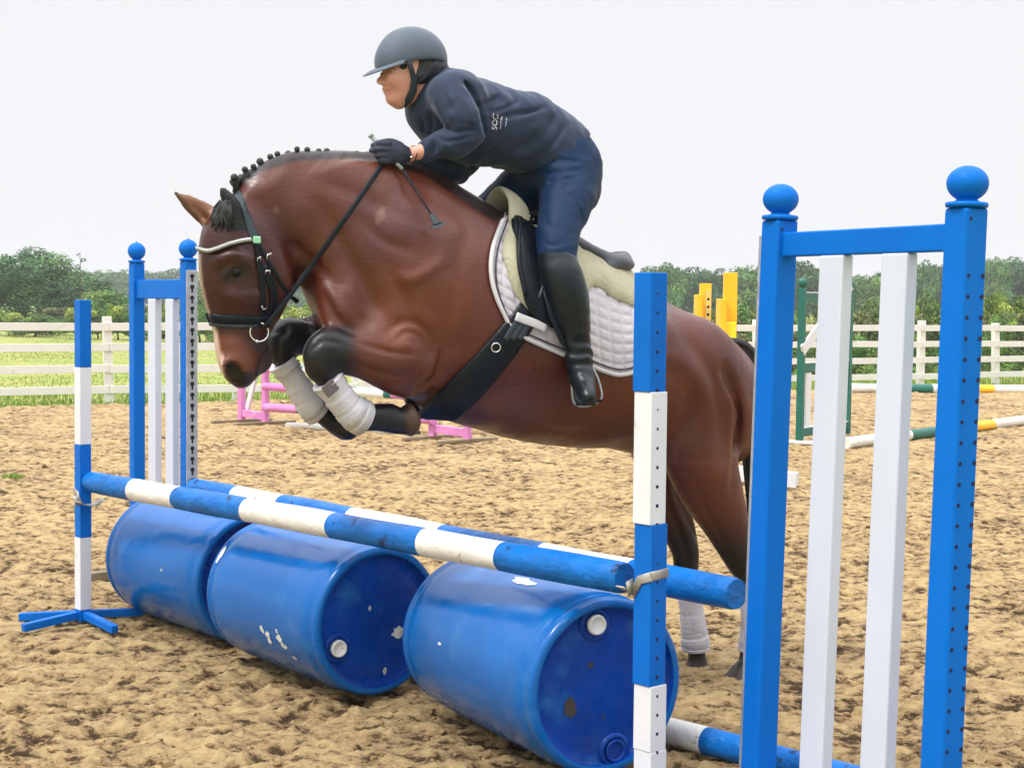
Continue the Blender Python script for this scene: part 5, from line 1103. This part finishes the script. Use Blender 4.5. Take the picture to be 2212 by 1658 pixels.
# ---- clothes
def plane(fld, x1, y1, x2, y2, t_=0.0):                    # signed distance to the upright plane through two points seen in the picture; positive on the left when going 1 -> 2
    a, b = hl(x1, y1, t_), hl(x2, y2, t_); n_ = np.array([(b - a)[2], 0, -(b - a)[0]]); n_ /= np.linalg.norm(n_)
    return ((fld.ax[0] - a[0])[:, None, None] * n_[0] + (fld.ax[2] - a[2])[None, None, :] * n_[2])
def grid(fld): g = np.meshgrid(*fld.ax, indexing='ij'); return np.stack(g, -1)
M['jacket'] = mat('navy grey riding jacket', (.018, .029, .062), .75, spec=.3, bump=.25, bscale=70, bdist=.003, var=.08, vscale=4, sheen=.25, sheentint=(.7, .8, 1))
M['breeches'] = mat('deep navy breeches', (.002, .019, .062), .6, spec=.2, bump=.2, bscale=80, bdist=.003, var=.12, vscale=5)
M['boot'] = mat('black rubber and leather boots', (.004, .009, .013), .30, spec=.35, bump=.15, bscale=30, rvar=.1); M['glove'] = mat('dark navy riding gloves', (.014, .018, .040), .7, bump=.3, bscale=60)
M['helmet'] = mat('matt grey blue helmet shell', (.062, .085, .122), .62, bump=.12, bscale=120, bdist=.002, sheen=.2); M['helmetdark'] = mat('helmet harness and lining', (.010, .020, .032), .7); M['hair'] = mat('dark hair', (.012, .012, .016), .55, bump=.5, bscale=80)
def wrinkle(fld, base, pts, depth=.008, width=.014):
    """long creases in cloth: polylines in (s,t,z)"""
    for rows in pts:
        g = Field.__new__(Field); g.lo, g.h, g.n, g.ax = fld.lo, fld.h, fld.n, fld.ax; g.D = np.full(fld.n, 9.0, np.float32); g.tub(rows, .001); base = smax(base, -(g.D), .03)
    return base
sw_, sf_ = hl(911, 328, .135)[0], hl(893, 344, -.06)[0]; Ac = np.maximum(A_.D, np.where(A_.ax[1][None, :, None] > 0, sw_, sf_) - A_.ax[0][:, None, None]); tg = smin(T_.D, G_.D, .04); ta = smin(smin(T_.D, HipD, .04), Ac, .035); hem = plane(T_, 1262, 281, 1118, 380); 
if hem[np.argmin(np.abs(T_.ax[0] - hl(950, 250, 0)[0])), 0, np.argmin(np.abs(T_.ax[2] - hl(950, 250, 0)[2]))] > 0: hem = -hem
J = ta - .011
nzf = np.zeros(T_.n, np.float32); near_ = np.abs(J) < .05; pp = np.argwhere(near_) * T_.h + T_.lo
nzf[near_] = .008 * vnoise(pp * np.array([16, 7, 13]), 7) + .004 * vnoise(pp * np.array([38, 16, 30]), 8); J = J + nzf
cre = [R([(940, 245, .27, .010), (962, 272, .27, .016), (985, 285, .29, .012), (1020, 283, .29, .006)]), R([(948, 205, .24, .008), (940, 235, .25, .014), (945, 270, .24, .012)]), R([(1000, 180, .20, .006), (1020, 205, .22, .012), (1035, 245, .24, .010)]),
       R([(1150, 228, .165, .006), (1110, 245, .18, .010), (1060, 258, .20, .008)]), R([(1080, 215, .15, .006), (1060, 228, .18, .010), (1030, 240, .20, .006)]), R([(1190, 245, .17, .006), (1140, 268, .185, .012), (1085, 285, .20, .008)]),
       R([(1205, 290, .185, .006), (1160, 305, .19, .010), (1100, 330, .19, .008)]), R([(960, 300, .28, .006), (985, 318, .27, .010), (1010, 322, .27, .006)]), R([(925, 300, .20, .006), (935, 318, .19, .010), (930, 335, .18, .006)])]
J = wrinkle(T_, J, cre)
J = smax(J, hem - .0, .006)
JF = Field.__new__(Field); JF.lo, JF.h, JF.n, JF.ax, JF.D = T_.lo, T_.h, T_.n, T_.ax, J.astype(np.float32); v, f = JF.mesh(); v = lap(v, f, 2, .4)
v = emboss(v, vnorm(v, f), [([(955, 250), (965, 275), (985, 288)], 5, .012), ([(985, 288), (1012, 280), (1035, 284)], 4, .010), ([(935, 215), (948, 240), (952, 262)], 4, .009), ([(960, 205), (972, 225), (975, 240)], 4, .007), ([(1000, 178), (1024, 205), (1042, 250), (1048, 290)], 4, .012), ([(1060, 262), (1120, 244), (1180, 234)], 5, .010),
    ([(1078, 205), (1060, 218), (1040, 226)], 4, .008), ([(1120, 218), (1090, 234), (1050, 245)], 5, .008), ([(1180, 226), (1150, 240), (1120, 250)], 5, .008), ([(1200, 250), (1175, 290), (1130, 330)], 6, .010), ([(1225, 268), (1195, 310), (1160, 345)], 5, .008), ([(1180, 262), (1150, 300), (1100, 335)], 6, .008), ([(1100, 300), (1060, 325), (1020, 335)], 6, .007),
    ([(945, 295), (965, 305), (1000, 300), (1030, 292)], 4, .009), ([(930, 303), (938, 322), (935, 340)], 3, .006), ([(950, 300), (962, 325), (960, 345)], 4, .006), ([(905, 240), (915, 280), (912, 310)], 5, .008), ([(925, 225), (932, 270), (925, 305)], 5, .007), ([(990, 200), (1010, 230), (1020, 260)], 6, -.006), ([(1000, 265), (1020, 272), (1036, 268)], 4, .006)])
mesh_np('jacket', wld(v), f[:, ::-1], M['jacket'], rider)
jb = BVHTree.FromPolygons([tuple(x) for x in wld(v)], [tuple(int(i) for i in q) for q in f])
# collar
mb = MB(); ck = [(903, 205), (921, 197), (944, 182), (955, 172)]
cc = V(wld(hl(928, 192, 0))); ax_ = (V(wld(hl(905, 158, 0))) - V(wld(hl(948, 224, 0)))).normalized(); u_ = ax_.cross(HN).normalized()
prof = [(.078, -.028), (.072, -.012), (.066, .004), (.064, .016), (.060, .018), (.058, .010), (.060, -.01)]
mb.lathe(prof, cc - ax_ * .012 + HD * .004, ax_, 28); mb.f = mb.f[:-2]; mb.m = mb.m[:-2]; mb.sm = mb.sm[:-2]; mb.build('collar', M['jacket'], rider)
mb = MB(); mb.lathe([(.066, -.02), (.063, .0), (.061, .014), (.056, .015), (.056, -.01)], cc + ax_ * .006 - HD * .006, ax_, 28); mb.f = mb.f[:-2]; mb.m = mb.m[:-2]; mb.sm = mb.sm[:-2]; mb.build('shirt_collar', mat('cream shirt collar', (.60, .58, .46), .8), rider)
# small lettering on the flank of the jacket
def jhit(tx, ty, off):
    d = ray(tx, ty).normalized(); h, n_, i, q = jb.ray_cast(CAMP, d); h = h if h is not None else H(tx, ty, .2); n_ = n_ if n_ is not None else HN
    n_ = -n_ if n_.dot(d) > 0 else n_; return h + n_ * off
def lettering(body, tx, ty, ang, size, dens=1.0):
    cu = bpy.data.curves.new('lettering', 'FONT'); cu.body = body; cu.size = 1.0; cu.resolution_u = 3; cu.align_x = 'CENTER'; cu.align_y = 'CENTER'; o = bpy.data.objects.new('tmp', cu); COL.objects.link(o)
    bpy.context.view_layer.update(); dg_ = bpy.context.evaluated_depsgraph_get(); me = bpy.data.meshes.new_from_object(o.evaluated_get(dg_)); bpy.data.objects.remove(o); ca, sa = math.cos(ang), math.sin(ang); mb = MB(); vs = []
    for q in me.vertices: vs.append(jhit(tx + size * (q.co.x * ca - q.co.y * sa), ty + size * (-q.co.x * sa - q.co.y * ca), .006))
    mb.add(vs, [tuple(p_.vertices) for p_ in me.polygons], 0, False); return mb
M['print'] = mat('pale printed lettering', (.62, .63, .68), .8)
lm = lettering('SOC', 1068, 264, math.radians(85), 17); lm.build('lettering', M['print'], rider)
lm = MB()
for (x0, y0, x1, y1) in ((1083, 251, 1079, 279), (1093, 258, 1090, 274)):
    for k in range(7):
        a, b = (k + .1) / 7, (k + .75) / 7; p0 = jhit(x0 + (x1 - x0) * a, y0 + (y1 - y0) * a, .006); p1 = jhit(x0 + (x1 - x0) * b, y0 + (y1 - y0) * b, .006); lm.strap([p0, p1], HN, .0028, .001)
lm.build('small_print', M['print'], rider)
# breeches
B_ = smax(tg - .0055, -(hem + .05), .004); nzf[:] = 0; near_ = np.abs(B_) < .05; pp = np.argwhere(near_) * T_.h + T_.lo; nzf[near_] = .005 * vnoise(pp * np.array([10, 8, 16]), 27) + .0025 * vnoise(pp * np.array([30, 20, 44]), 28); B_ = B_ + nzf
B_ = wrinkle(G_, B_, [R([(1165, 395, .22, .006), (1200, 378, .24, .012), (1250, 372, .24, .008)]), R([(1168, 425, .23, .006), (1195, 405, .25, .010), (1235, 395, .25, .006)]), R([(1175, 360, .20, .006), (1205, 348, .22, .010), (1245, 345, .22, .006)])])
BF = Field.__new__(Field); BF.lo, BF.h, BF.n, BF.ax, BF.D = T_.lo, T_.h, T_.n, T_.ax, B_.astype(np.float32); v, f = BF.mesh(); v = lap(v, f, 2, .4)
v = emboss(v, vnorm(v, f), [([(1160, 380), (1200, 372), (1255, 365)], 5, .008), ([(1165, 400), (1205, 388), (1245, 385)], 5, .007), ([(1172, 352), (1210, 345), (1250, 350)], 5, .007), ([(1210, 395), (1245, 440), (1262, 480)], 3, .005), ([(1170, 520), (1195, 530), (1225, 522)], 5, .003), ([(1170, 540), (1195, 546), (1235, 538)], 5, .003), ([(1170, 470), (1190, 490), (1215, 500)], 6, .004)])
mesh_np('breeches', wld(v), f[:, ::-1], M['breeches'], rider)
# boots, each its own mesh
for sg, nm in ((1, 'near'), (-1, 'far')):
    q = R([(1203, 546, .30, .070), (1207, 575, .315, .073), (1214, 600, .33, .076), (1229, 650, .34, .071), (1241, 700, .345, .057), (1247, 738, .345, .044), (1250, 768, .345, .041)])
    bf_ = Field((-.2, .18 if sg > 0 else -.60, .95), (.45, .60 if sg > 0 else -.16, 1.68), .006)
    if sg < 0:
        for r in q: r[1] = -r[1]; r[0] -= .17
    bf_.tub(q, .02, 5); foot(bf_, sg, .004); near_ = np.abs(bf_.D) < .04; pp = np.argwhere(near_) * bf_.h + bf_.lo
    za = hl(1250, 762, .31)[2]; amp = .0006 + .007 * np.exp(-((pp[:, 2] - za) / .06) ** 2); bf_.D[near_] += (amp * np.sin(pp[:, 2] * 150 + pp[:, 0] * 60 + 7 * vnoise(pp * 9, 5))).astype(np.float32) * .6 + (.0045 * vnoise(pp * 9, 6)).astype(np.float32)
    top_ = hl(1207, 552, .26)[2]; cutp = (bf_.ax[2] - top_)[None, None, :] + (bf_.ax[0] - hl(1207, 552, .26)[0])[:, None, None] * .25 - 0 * bf_.D; bf_.D = smax(bf_.D, cutp.astype(np.float32), .006)
    v, f = bf_.mesh(); v = lap(v, f, 2, .4); bo = mesh_np('boot', wld(v), f[:, ::-1], M['boot'], rider)
    # sole
    sl_ = [(1252, 822, .315), (1258, 842, .37), (1266, 862, .43), (1271, 872, .463)]; pts = [H(x, y, t) for x, y, t in sl_]
    if sg < 0: pts = [mirror(p) - HD * .17 for p in pts]
    mb = MB(); mb.strap([V(a) for a in cr([list(p) for p in pts], 4)], V((0, 0, 1)), [.058, .060, .062, .064, .068, .072, .076, .078, .078, .074, .066, .056, .040], .014); mb.build('sole', M['holeblack'], bo)
# gloves
gl = Field.__new__(Field); gl.lo, gl.h, gl.n, gl.ax = hands.lo, hands.h, hands.n, hands.ax; gl.D = hands.D - .0022; kx = hl(886, 335, .11)[0]
gl.D = smax(gl.D, np.where(gl.ax[1][None, :, None] > .04, gl.ax[0][:, None, None] - kx + .004, gl.ax[0][:, None, None] - hl(868, 340, -.035)[0]).astype(np.float32) + 0 * gl.D, .004)
for nm, sel in (('near', gl.ax[1] > .035), ('far', gl.ax[1] <= .035)):
    d_ = np.where(sel[None, :, None], gl.D, .05); v, f = gl.mesh(D=d_); v = lap(v, f, 1, .3); go = mesh_np('glove', wld(v), f[:, ::-1], M['glove'], rider)
    if nm == 'near':
        c0 = V(wld(hl(889, 340, .142))); mb = MB(); mb.lathe([(.0005, -.004), (.005, -.002), (.005, .002), (.0005, .004)], c0 + HD * .0, HN, 10); mb.build('snap', M['silver'], go)
mb = MB(); wc = wld(hl(893, 334, .115)); ring = [V(wc) + HN * (.030 * math.cos(a)) + V((0, 0, 1)) * (.030 * math.sin(a)) + HD * (.004 * math.sin(2 * a)) for a in [2 * math.pi * k / 20 for k in range(20)]]
mb.tube(ring, .0022, 6, closed=True); mb.build('wrist_cord', mat('dark red cord', (.10, .01, .012), .6), rider)
# helmet
he = Field((-.72, -.20, 2.10), (-.05, .22, 2.62), .0052)
he.ell(hl(886, 124, 0), (.121, .096, .105), .01, rot=0.05); he.ell(hl(902, 130, 0), (.108, .093, .102), .03); he.ell(hl(864, 138, 0), (.092, .084, .080), .02)
# open the underside along a line rising over the ear and falling to the brim and the nape
ga = grid(he); a = hl(800, 168, 0); cx_, cz_ = ga[..., 0], ga[..., 2]
L_ = [hl(x, y, 0) for x, y in ((786, 173), (815, 156), (850, 143), (885, 137), (905, 136), (934, 137), (944, 146), (950, 160), (964, 168), (990, 172))]; lx = [q[0] for q in L_]; lz = [q[2] for q in L_]
under = np.interp(cx_, lx, lz) - cz_; shell = smax(he.D, under.astype(np.float32), .006)
inner = Field.__new__(Field); inner.lo, inner.h, inner.n, inner.ax = he.lo, he.h, he.n, he.ax; inner.D = np.full(he.n, 9.0, np.float32); inner.ell(hl(890, 124, 0), (.110, .086, .095), .01)
shell = smax(shell, -np.where(under > -.03, inner.D, 9).astype(np.float32) , .003)
he.D = shell; v, f = he.mesh(); v = lap(v, f, 2, .4); hm = mesh_np('helmet', wld(v), f[:, ::-1], M['helmet'], rider)
# peak: a curved plate
mb = MB(); nb = 15; rows = []
for k in range(nb):
    a_ = -1.15 + 2.3 * k / (nb - 1); inn = wld(np.array(hl(886, 140, 0)) + np.array([-.122 * math.cos(a_), .092 * math.sin(a_), 0])); z_in = np.interp(loc(inn)[0], lx, lz) + .003
    il = loc(inn); il[2] = z_in; ext = .055 * max(math.cos(a_) ** .8, .02); ol = il + np.array([-ext * math.cos(a_ * .6), ext * .35 * math.sin(a_), -.020 * math.cos(a_) - .004]); ml = (il + ol) / 2 + np.array([0, 0, .004]); rows.append([il + [.012, 0, .006], ml, ol])
rows = np.array(rows); tk_ = np.array([1, .8, .3])[None, :, None]; top_ = rows + np.array([0, 0, .009]) * tk_; bot_ = rows - np.array([0, 0, .005]) * tk_; A = np.concatenate([top_, bot_[:, ::-1]], 1); n_r = A.shape[1]; vs = wld(A.reshape(-1, 3)); fs = []
for k in range(nb - 1):
    for j in range(n_r): j2 = (j + 1) % n_r; fs.append((k * n_r + j, (k + 1) * n_r + j, (k + 1) * n_r + j2, k * n_r + j2))
mb.add(vs, fs); mb.build('peak', M['helmet'], hm)
# lining pad, hair, ear straps, chin strap
hr = Field((-.62, -.16, 2.10), (-.06, .18, 2.44), .006); hr.ell(hl(905, 140, 0), (.094, .083, .072), .01); hr.tub(R([(905, 165, .05, .032), (935, 150, .03, .05), (950, 165, 0, .035)]), .02); hr.tub(R([(905, 165, -.05, .032), (935, 150, -.03, .05), (950, 165, 0, .035)]), .02); hr.ell(hl(876, 143, .062), (.026, .008, .014), .010, rot=.35); hr.ell(hl(876, 143, -.062), (.026, .008, .014), .010, rot=.35)
hr.ell(hl(968, 166, 0), (.022, .03, .02), .02); v, f = hr.mesh(); v = lap(v, f, 2); mesh_np('hair', wld(v), f[:, ::-1], M['hair'], rider)
mb = MB()
for sg in (1, -1):
    def hp_(x, y, t): q = hl(x, y, t); q[1] *= sg; return V(wld(q))
    mb.strap([hp_(882, 128, .088), hp_(889, 150, .083), hp_(895, 172, .076), hp_(893, 195, .066), hp_(884, 214, .048), hp_(872, 228, .020)], HN * sg - HD * .3, [.016, .018, .022, .026, .026, .020], .007)
    mb.strap([hp_(940, 128, .086), hp_(932, 148, .085), hp_(918, 168, .080), hp_(900, 181, .074)], HN * sg, .009, .004)
mb.build('harness', M['helmetdark'], hm)
mb = MB(); mb.strap([V(wld(hl(872, 227, .02))), V(wld(hl(868, 230, 0))), V(wld(hl(872, 227, .02) * [1, -1, 1]))], V((0, 0, -1)), .022, .006); mb.build('chin_cup', M['helmetdark'], hm)
# riding crop held through the left hand
cw = thing('riding_crop', 'grey riding crop held across the horse neck by the rider', 'riding crop', H(860, 350, .1)); c0, c1, c2, c3 = H(800, 292, .075), H(833, 330, .085), H(870, 366, .14), H(936, 470, .27)
mb = MB(); mb.tube([c0, c1, c2], [.0085, .0075, .006], 10); mb.lathe([(.001, -.004), (.0105, -.002), (.0105, .004), (.008, .008)], c0, c1 - c0, 12); mb.build('grip', M['gripm'] if 'gripm' in M else mat('pale grey rubber grip', (.30, .34, .33), .6), cw)
mb = MB(); mb.tube([c2, c2.lerp(c3, .12), c2.lerp(c3, .55), c3], [.006, .0052, .0036, .003], 8); mb.build('shaft', M['rein'], cw)
d_ = (c3 - c2).normalized(); x = d_.cross(HN).normalized(); mb = MB(); mb.strap([c3 - d_ * .015, c3 + d_ * .006, c3 + d_ * .03], HN, [.010, .022, .032], .008); mb.box(c3 + d_ * .036, (.055, .010, .010), (x, d_, HN)); mb.build('flapper', M['greyleather'], cw, .001)
# stirrups
for sg in (1, -1):
    st = thing('stirrup', 'stirrup leather and iron under the rider\'s near boot' if sg > 0 else 'stirrup leather and iron on the far side of the horse', 'stirrup', H(1245, 800, .36 * sg))
    q = lambda x, y, t: (H(x, y, t) if sg > 0 else mirror(H(x, y, t)) - HD * .17)
    mb = MB(); mb.strap([q(1172, 600, .30), q(1192, 680, .345), q(1215, 735, .350), q(1240, 762, .352)], HN * sg, .024, .005); mb.strap([q(1180, 610, .31), q(1205, 680, .35), q(1230, 735, .352), q(1243, 762, .354)], HN * sg, .022, .005); mb.build('leather_strap', M['leather'], st)
    top_ = q(1250, 764, .355); tr_ = [q(1240, 868, .335), q(1244, 874, .355), q(1296, 862, .375), q(1300, 856, .375)]; a_ = q(1236, 800, .345); b_ = q(1286, 806, .365)
    mb = MB(); pts = [top_, q(1240, 782, .35), a_, q(1236, 840, .340), q(1242, 872, .345), q(1270, 876, .36), q(1298, 862, .375), q(1296, 832, .372), q(1282, 798, .366), q(1262, 774, .358)]
    mb.tube([V(a) for a in cr([list(p) for p in pts + pts[:1]], 4)[:-1]], .0045, 8, closed=True); mb.build('iron', M['zinc'], st)
    mb = MB(); mb.beam(q(1243, 873, .345), q(1298, 864, .375), .035, .010, V((0, 0, 1))); mb.build('tread', M['leather'], st, .002)

# ================================================================== OTHER JUMPS IN THE ARENA
# small pink jump
pk = lambda tx, ty: V(G(tx, ty))
def pink_wing(pl, pr, zl, zr, label, brace):
    d = (pr - pl); d.z = 0; d.normalize(); t = thing('low_jump_wing', label, 'jump wing', (pl + pr) / 2, 'low pink wings'); q = V((0, 0, 1)).cross(d)
    for p, z in ((pl, zl), (pr, zr)): m = MB(); m.box(p + V((0, 0, z / 2)), (.075, .07, z), (d, q, V((0, 0, 1)))); m.build('post', M['pink'], t, .005)
    m = MB(); m.beam(pl + V((0, 0, .12)), pr + V((0, 0, .10)), .05, .09); m.build('bottom_rail', M['pink'], t, .004)
    if brace: m = MB(); m.beam(pl + V((.10, 0, .16)) - q * .04, pr + V((-.02, 0, zr * .95)) - q * .04, .03, .09); m.build('brace_board', M['white'], t, .003)
    for p in (pl, pr): m = MB(); m.beam(p - q * .38 + V((-.05, 0, .02)), p + q * .38 + V((.05, 0, .02)), .08, .035); m.build('foot_board', M['wood'], t, .004)
    return t
a, b = pk(522, 912), pk(573, 917); pink_wing(a, b, .46, .92, 'low pink wing with a white brace board under the horse head', True)
c, e = pk(935, 948), pk(1010, 955); pink_wing(c, e, .62, .24, 'low pink wing stepping down to the right below the girth', False)
for z, w_, lb in ((.69, M['pink'], 'top'), (.47, M['pink'], 'middle'), (.22, M['pink'], 'lowest')):
    pole('jump_pole', b + V((0, -.08, z)), c + V((0, -.08, z)), .05, [.22, .26, .74, .78], '%s pink and white rail of the low pink jump' % lb, 'pink and white rails', [M['pink'], M['green'], M['whitewood'], M['green'], M['pink']])
pole('ground_pole', pk(620, 920), pk(905, 938) + V((0, 0, 0)), .048, [.36, .42, .80], 'white and black pole lying in front of the low pink jump', 'loose poles on the arena sand', [M['whitewood'], M['black'], M['whitewood'], M['black']])
a_, b_ = P(735, 842, 20.5), P(905, 852, 19.4); pole('jump_pole', a_, b_, .055, [.12, .24, .55, .68], 'white rail with green and yellow bands above the pink jump', 'banded rails', [M['pink'], M['green'], M['whitewood'], M['yellow'], M['whitewood']])
# yellow jump stands
for tx, ty, Yd, w_, fl, lb in ((1524, 612, 15.6, .115, 636, 'shorter yellow stand with a row of keyholes, left of two'), (1578, 589, 13.0, .110, 645, 'taller plain yellow stand, right of two')):
    p = P(tx, ty, Yd); t = thing('yellow_stand', lb, 'jump stand', (p.x, p.y, 0), 'yellow stands behind the horse croup'); m = MB(); m.box((p.x, p.y, p.z / 2), (w_, .09, p.z)); m.build('post', M['yellow'], t, .004)
    f_ = P(tx - (16 if fl == 636 else 20), fl, Yd); m = MB(); m.box((f_.x, p.y - .01, f_.z / 2 + .05), (.05, .30, f_.z - .1)); m.build('side_board', M['yellow'], t, .004)
    m = MB(); m.box((p.x, p.y, .03), (.10, .7, .06)); m.box((p.x, p.y, .034), (.7, .10, .06)); m.build('foot', M['yellow'], t, .004)
    if fl == 636:
        m = MB(); m.box((p.x + .025, p.y - .049, p.z / 2), (.055, .008, p.z * .92)); tr_ = m.build('cup_track', M['paleyellow'], t); m = MB(); z = p.z - .16
        while z > .3: m.disc((p.x + .025, p.y - .0535, z), (0, -1, 0), .014, 10); z -= .078
        m.build('keyhole', M['holeblack'], tr_)
    else:
        m = MB(); f0 = P(1574, 715, Yd - .1); m.box((f0.x, f0.y, f0.z), (.12, .05, .16)); m.build('cup_block', mat('bright yellow plastic', (.95, .72, .02), .4), t, .004)
# dark green wing
g0 = G(1727, 958); g1 = P(1830, 900, g0.y + 1.1); g1.z = 0; d = (g1 - g0).normalized(); q = V((0, 0, 1)).cross(d); t = thing('green_wing', 'dark green wing with white boards behind the nearest blue wing', 'jump wing', g0)
for p in (g0, g1):
    m = MB(); m.box(p + V((0, 0, .86)), (.07, .07, 1.68), (d, q, V((0, 0, 1)))); po = m.build('post', M['green'], t, .004); m = MB(); r_ = .055; m.lathe([(max(r_ * math.sin(math.pi * i / 12), .001), r_ * (1 - math.cos(math.pi * i / 12))) for i in range(13)], p + V((0, 0, 1.70)), (0, 0, 1), 20); m.build('ball', M['green'], po)
for z in (1.60, .83, .12): m = MB(); m.beam(g0 + V((0, 0, z)), g1 + V((0, 0, z)), .05, .09); m.build('cross_rail', M['green'], t, .003); m = MB(); m.beam(g0 + V((0, 0, z + .052)), g1 + V((0, 0, z + .052)), .055, .012); m.build('white_edge', M['white'], t)
m = MB(); m.beam(g0 + V((0, -.05, 1.02)), g1 + V((0, -.05, 1.75)), .03, .12); m.build('brace_board', M['white'], t, .003)
for f_ in (.14, .42, .70): m = MB(); c = g0.lerp(g1, f_) - q * .0; m.box(c + V((0, 0, .47)), (.14, .03, .60), (d, q, V((0, 0, 1)))); m.build('board', M['white'], t, .003)
m = MB(); m.beam(g0 - q * .35 + V((0, 0, .02)), g0 + q * .35 + V((0, 0, .02)), .08, .035); m.build('foot_board', M['white'], t, .004)
# loose poles right
MB_ = [M['whitewood'], M['green'], M['whitewood'], M['yellow'], M['whitewood']]
a_, b_ = P(1838, 838, 26.8), P(2290, 842, 27.4); pole('jump_pole', a_, b_, .085, [frac(a_, b_, x) for x in (1948, 2012, 2108, 2145)], 'farther white pole with green and yellow bands near the fence', 'loose banded poles at right', MB_)
a_, b_ = G(1828, 968), G(2290, 906); a_.z = b_.z = .055; a_ = a_ + V((0, 0, 0)); pole('ground_pole', a_, b_, .062, [frac(a_, b_, x) for x in (1962, 2035, 2102, 2142)], 'nearer white pole with green and yellow bands lying aslant on the sand', 'loose banded poles at right', MB_)
a_ = G(1690, 1046); b_ = G(1722, 1052); m = MB(); m.beam(a_ + V((-.5, .05, .10)), b_ + V((0, 0, .06)), .11, .12); m.build('pole_end', M['white']); tag(bpy.data.objects[-1] if False else COL.objects[-1], 'white wooden block end showing behind the nearest blue post', 'block')

# ------------------------------------------------------------------ drizzly air
hm_ = bpy.data.materials.new('drizzle haze'); hm_.use_nodes = True; hn = hm_.node_tree; hn.nodes.remove(hn.nodes['Principled BSDF'])
pv = hn.nodes.new('ShaderNodeVolumePrincipled'); pv.inputs['Color'].default_value = (.93, .96, 1.0, 1); pv.inputs['Density'].default_value = .0008; pv.inputs['Anisotropy'].default_value = .1
hn.links.new(pv.outputs[0], hn.nodes['Material Output'].inputs['Volume'])
m = MB(); m.box((0, 440, 6.5), (1200, 1010, 17)); hz_ = m.build('haze', hm_); tag(hz_, 'thin grey drizzle haze over the field', 'haze', kind='stuff')
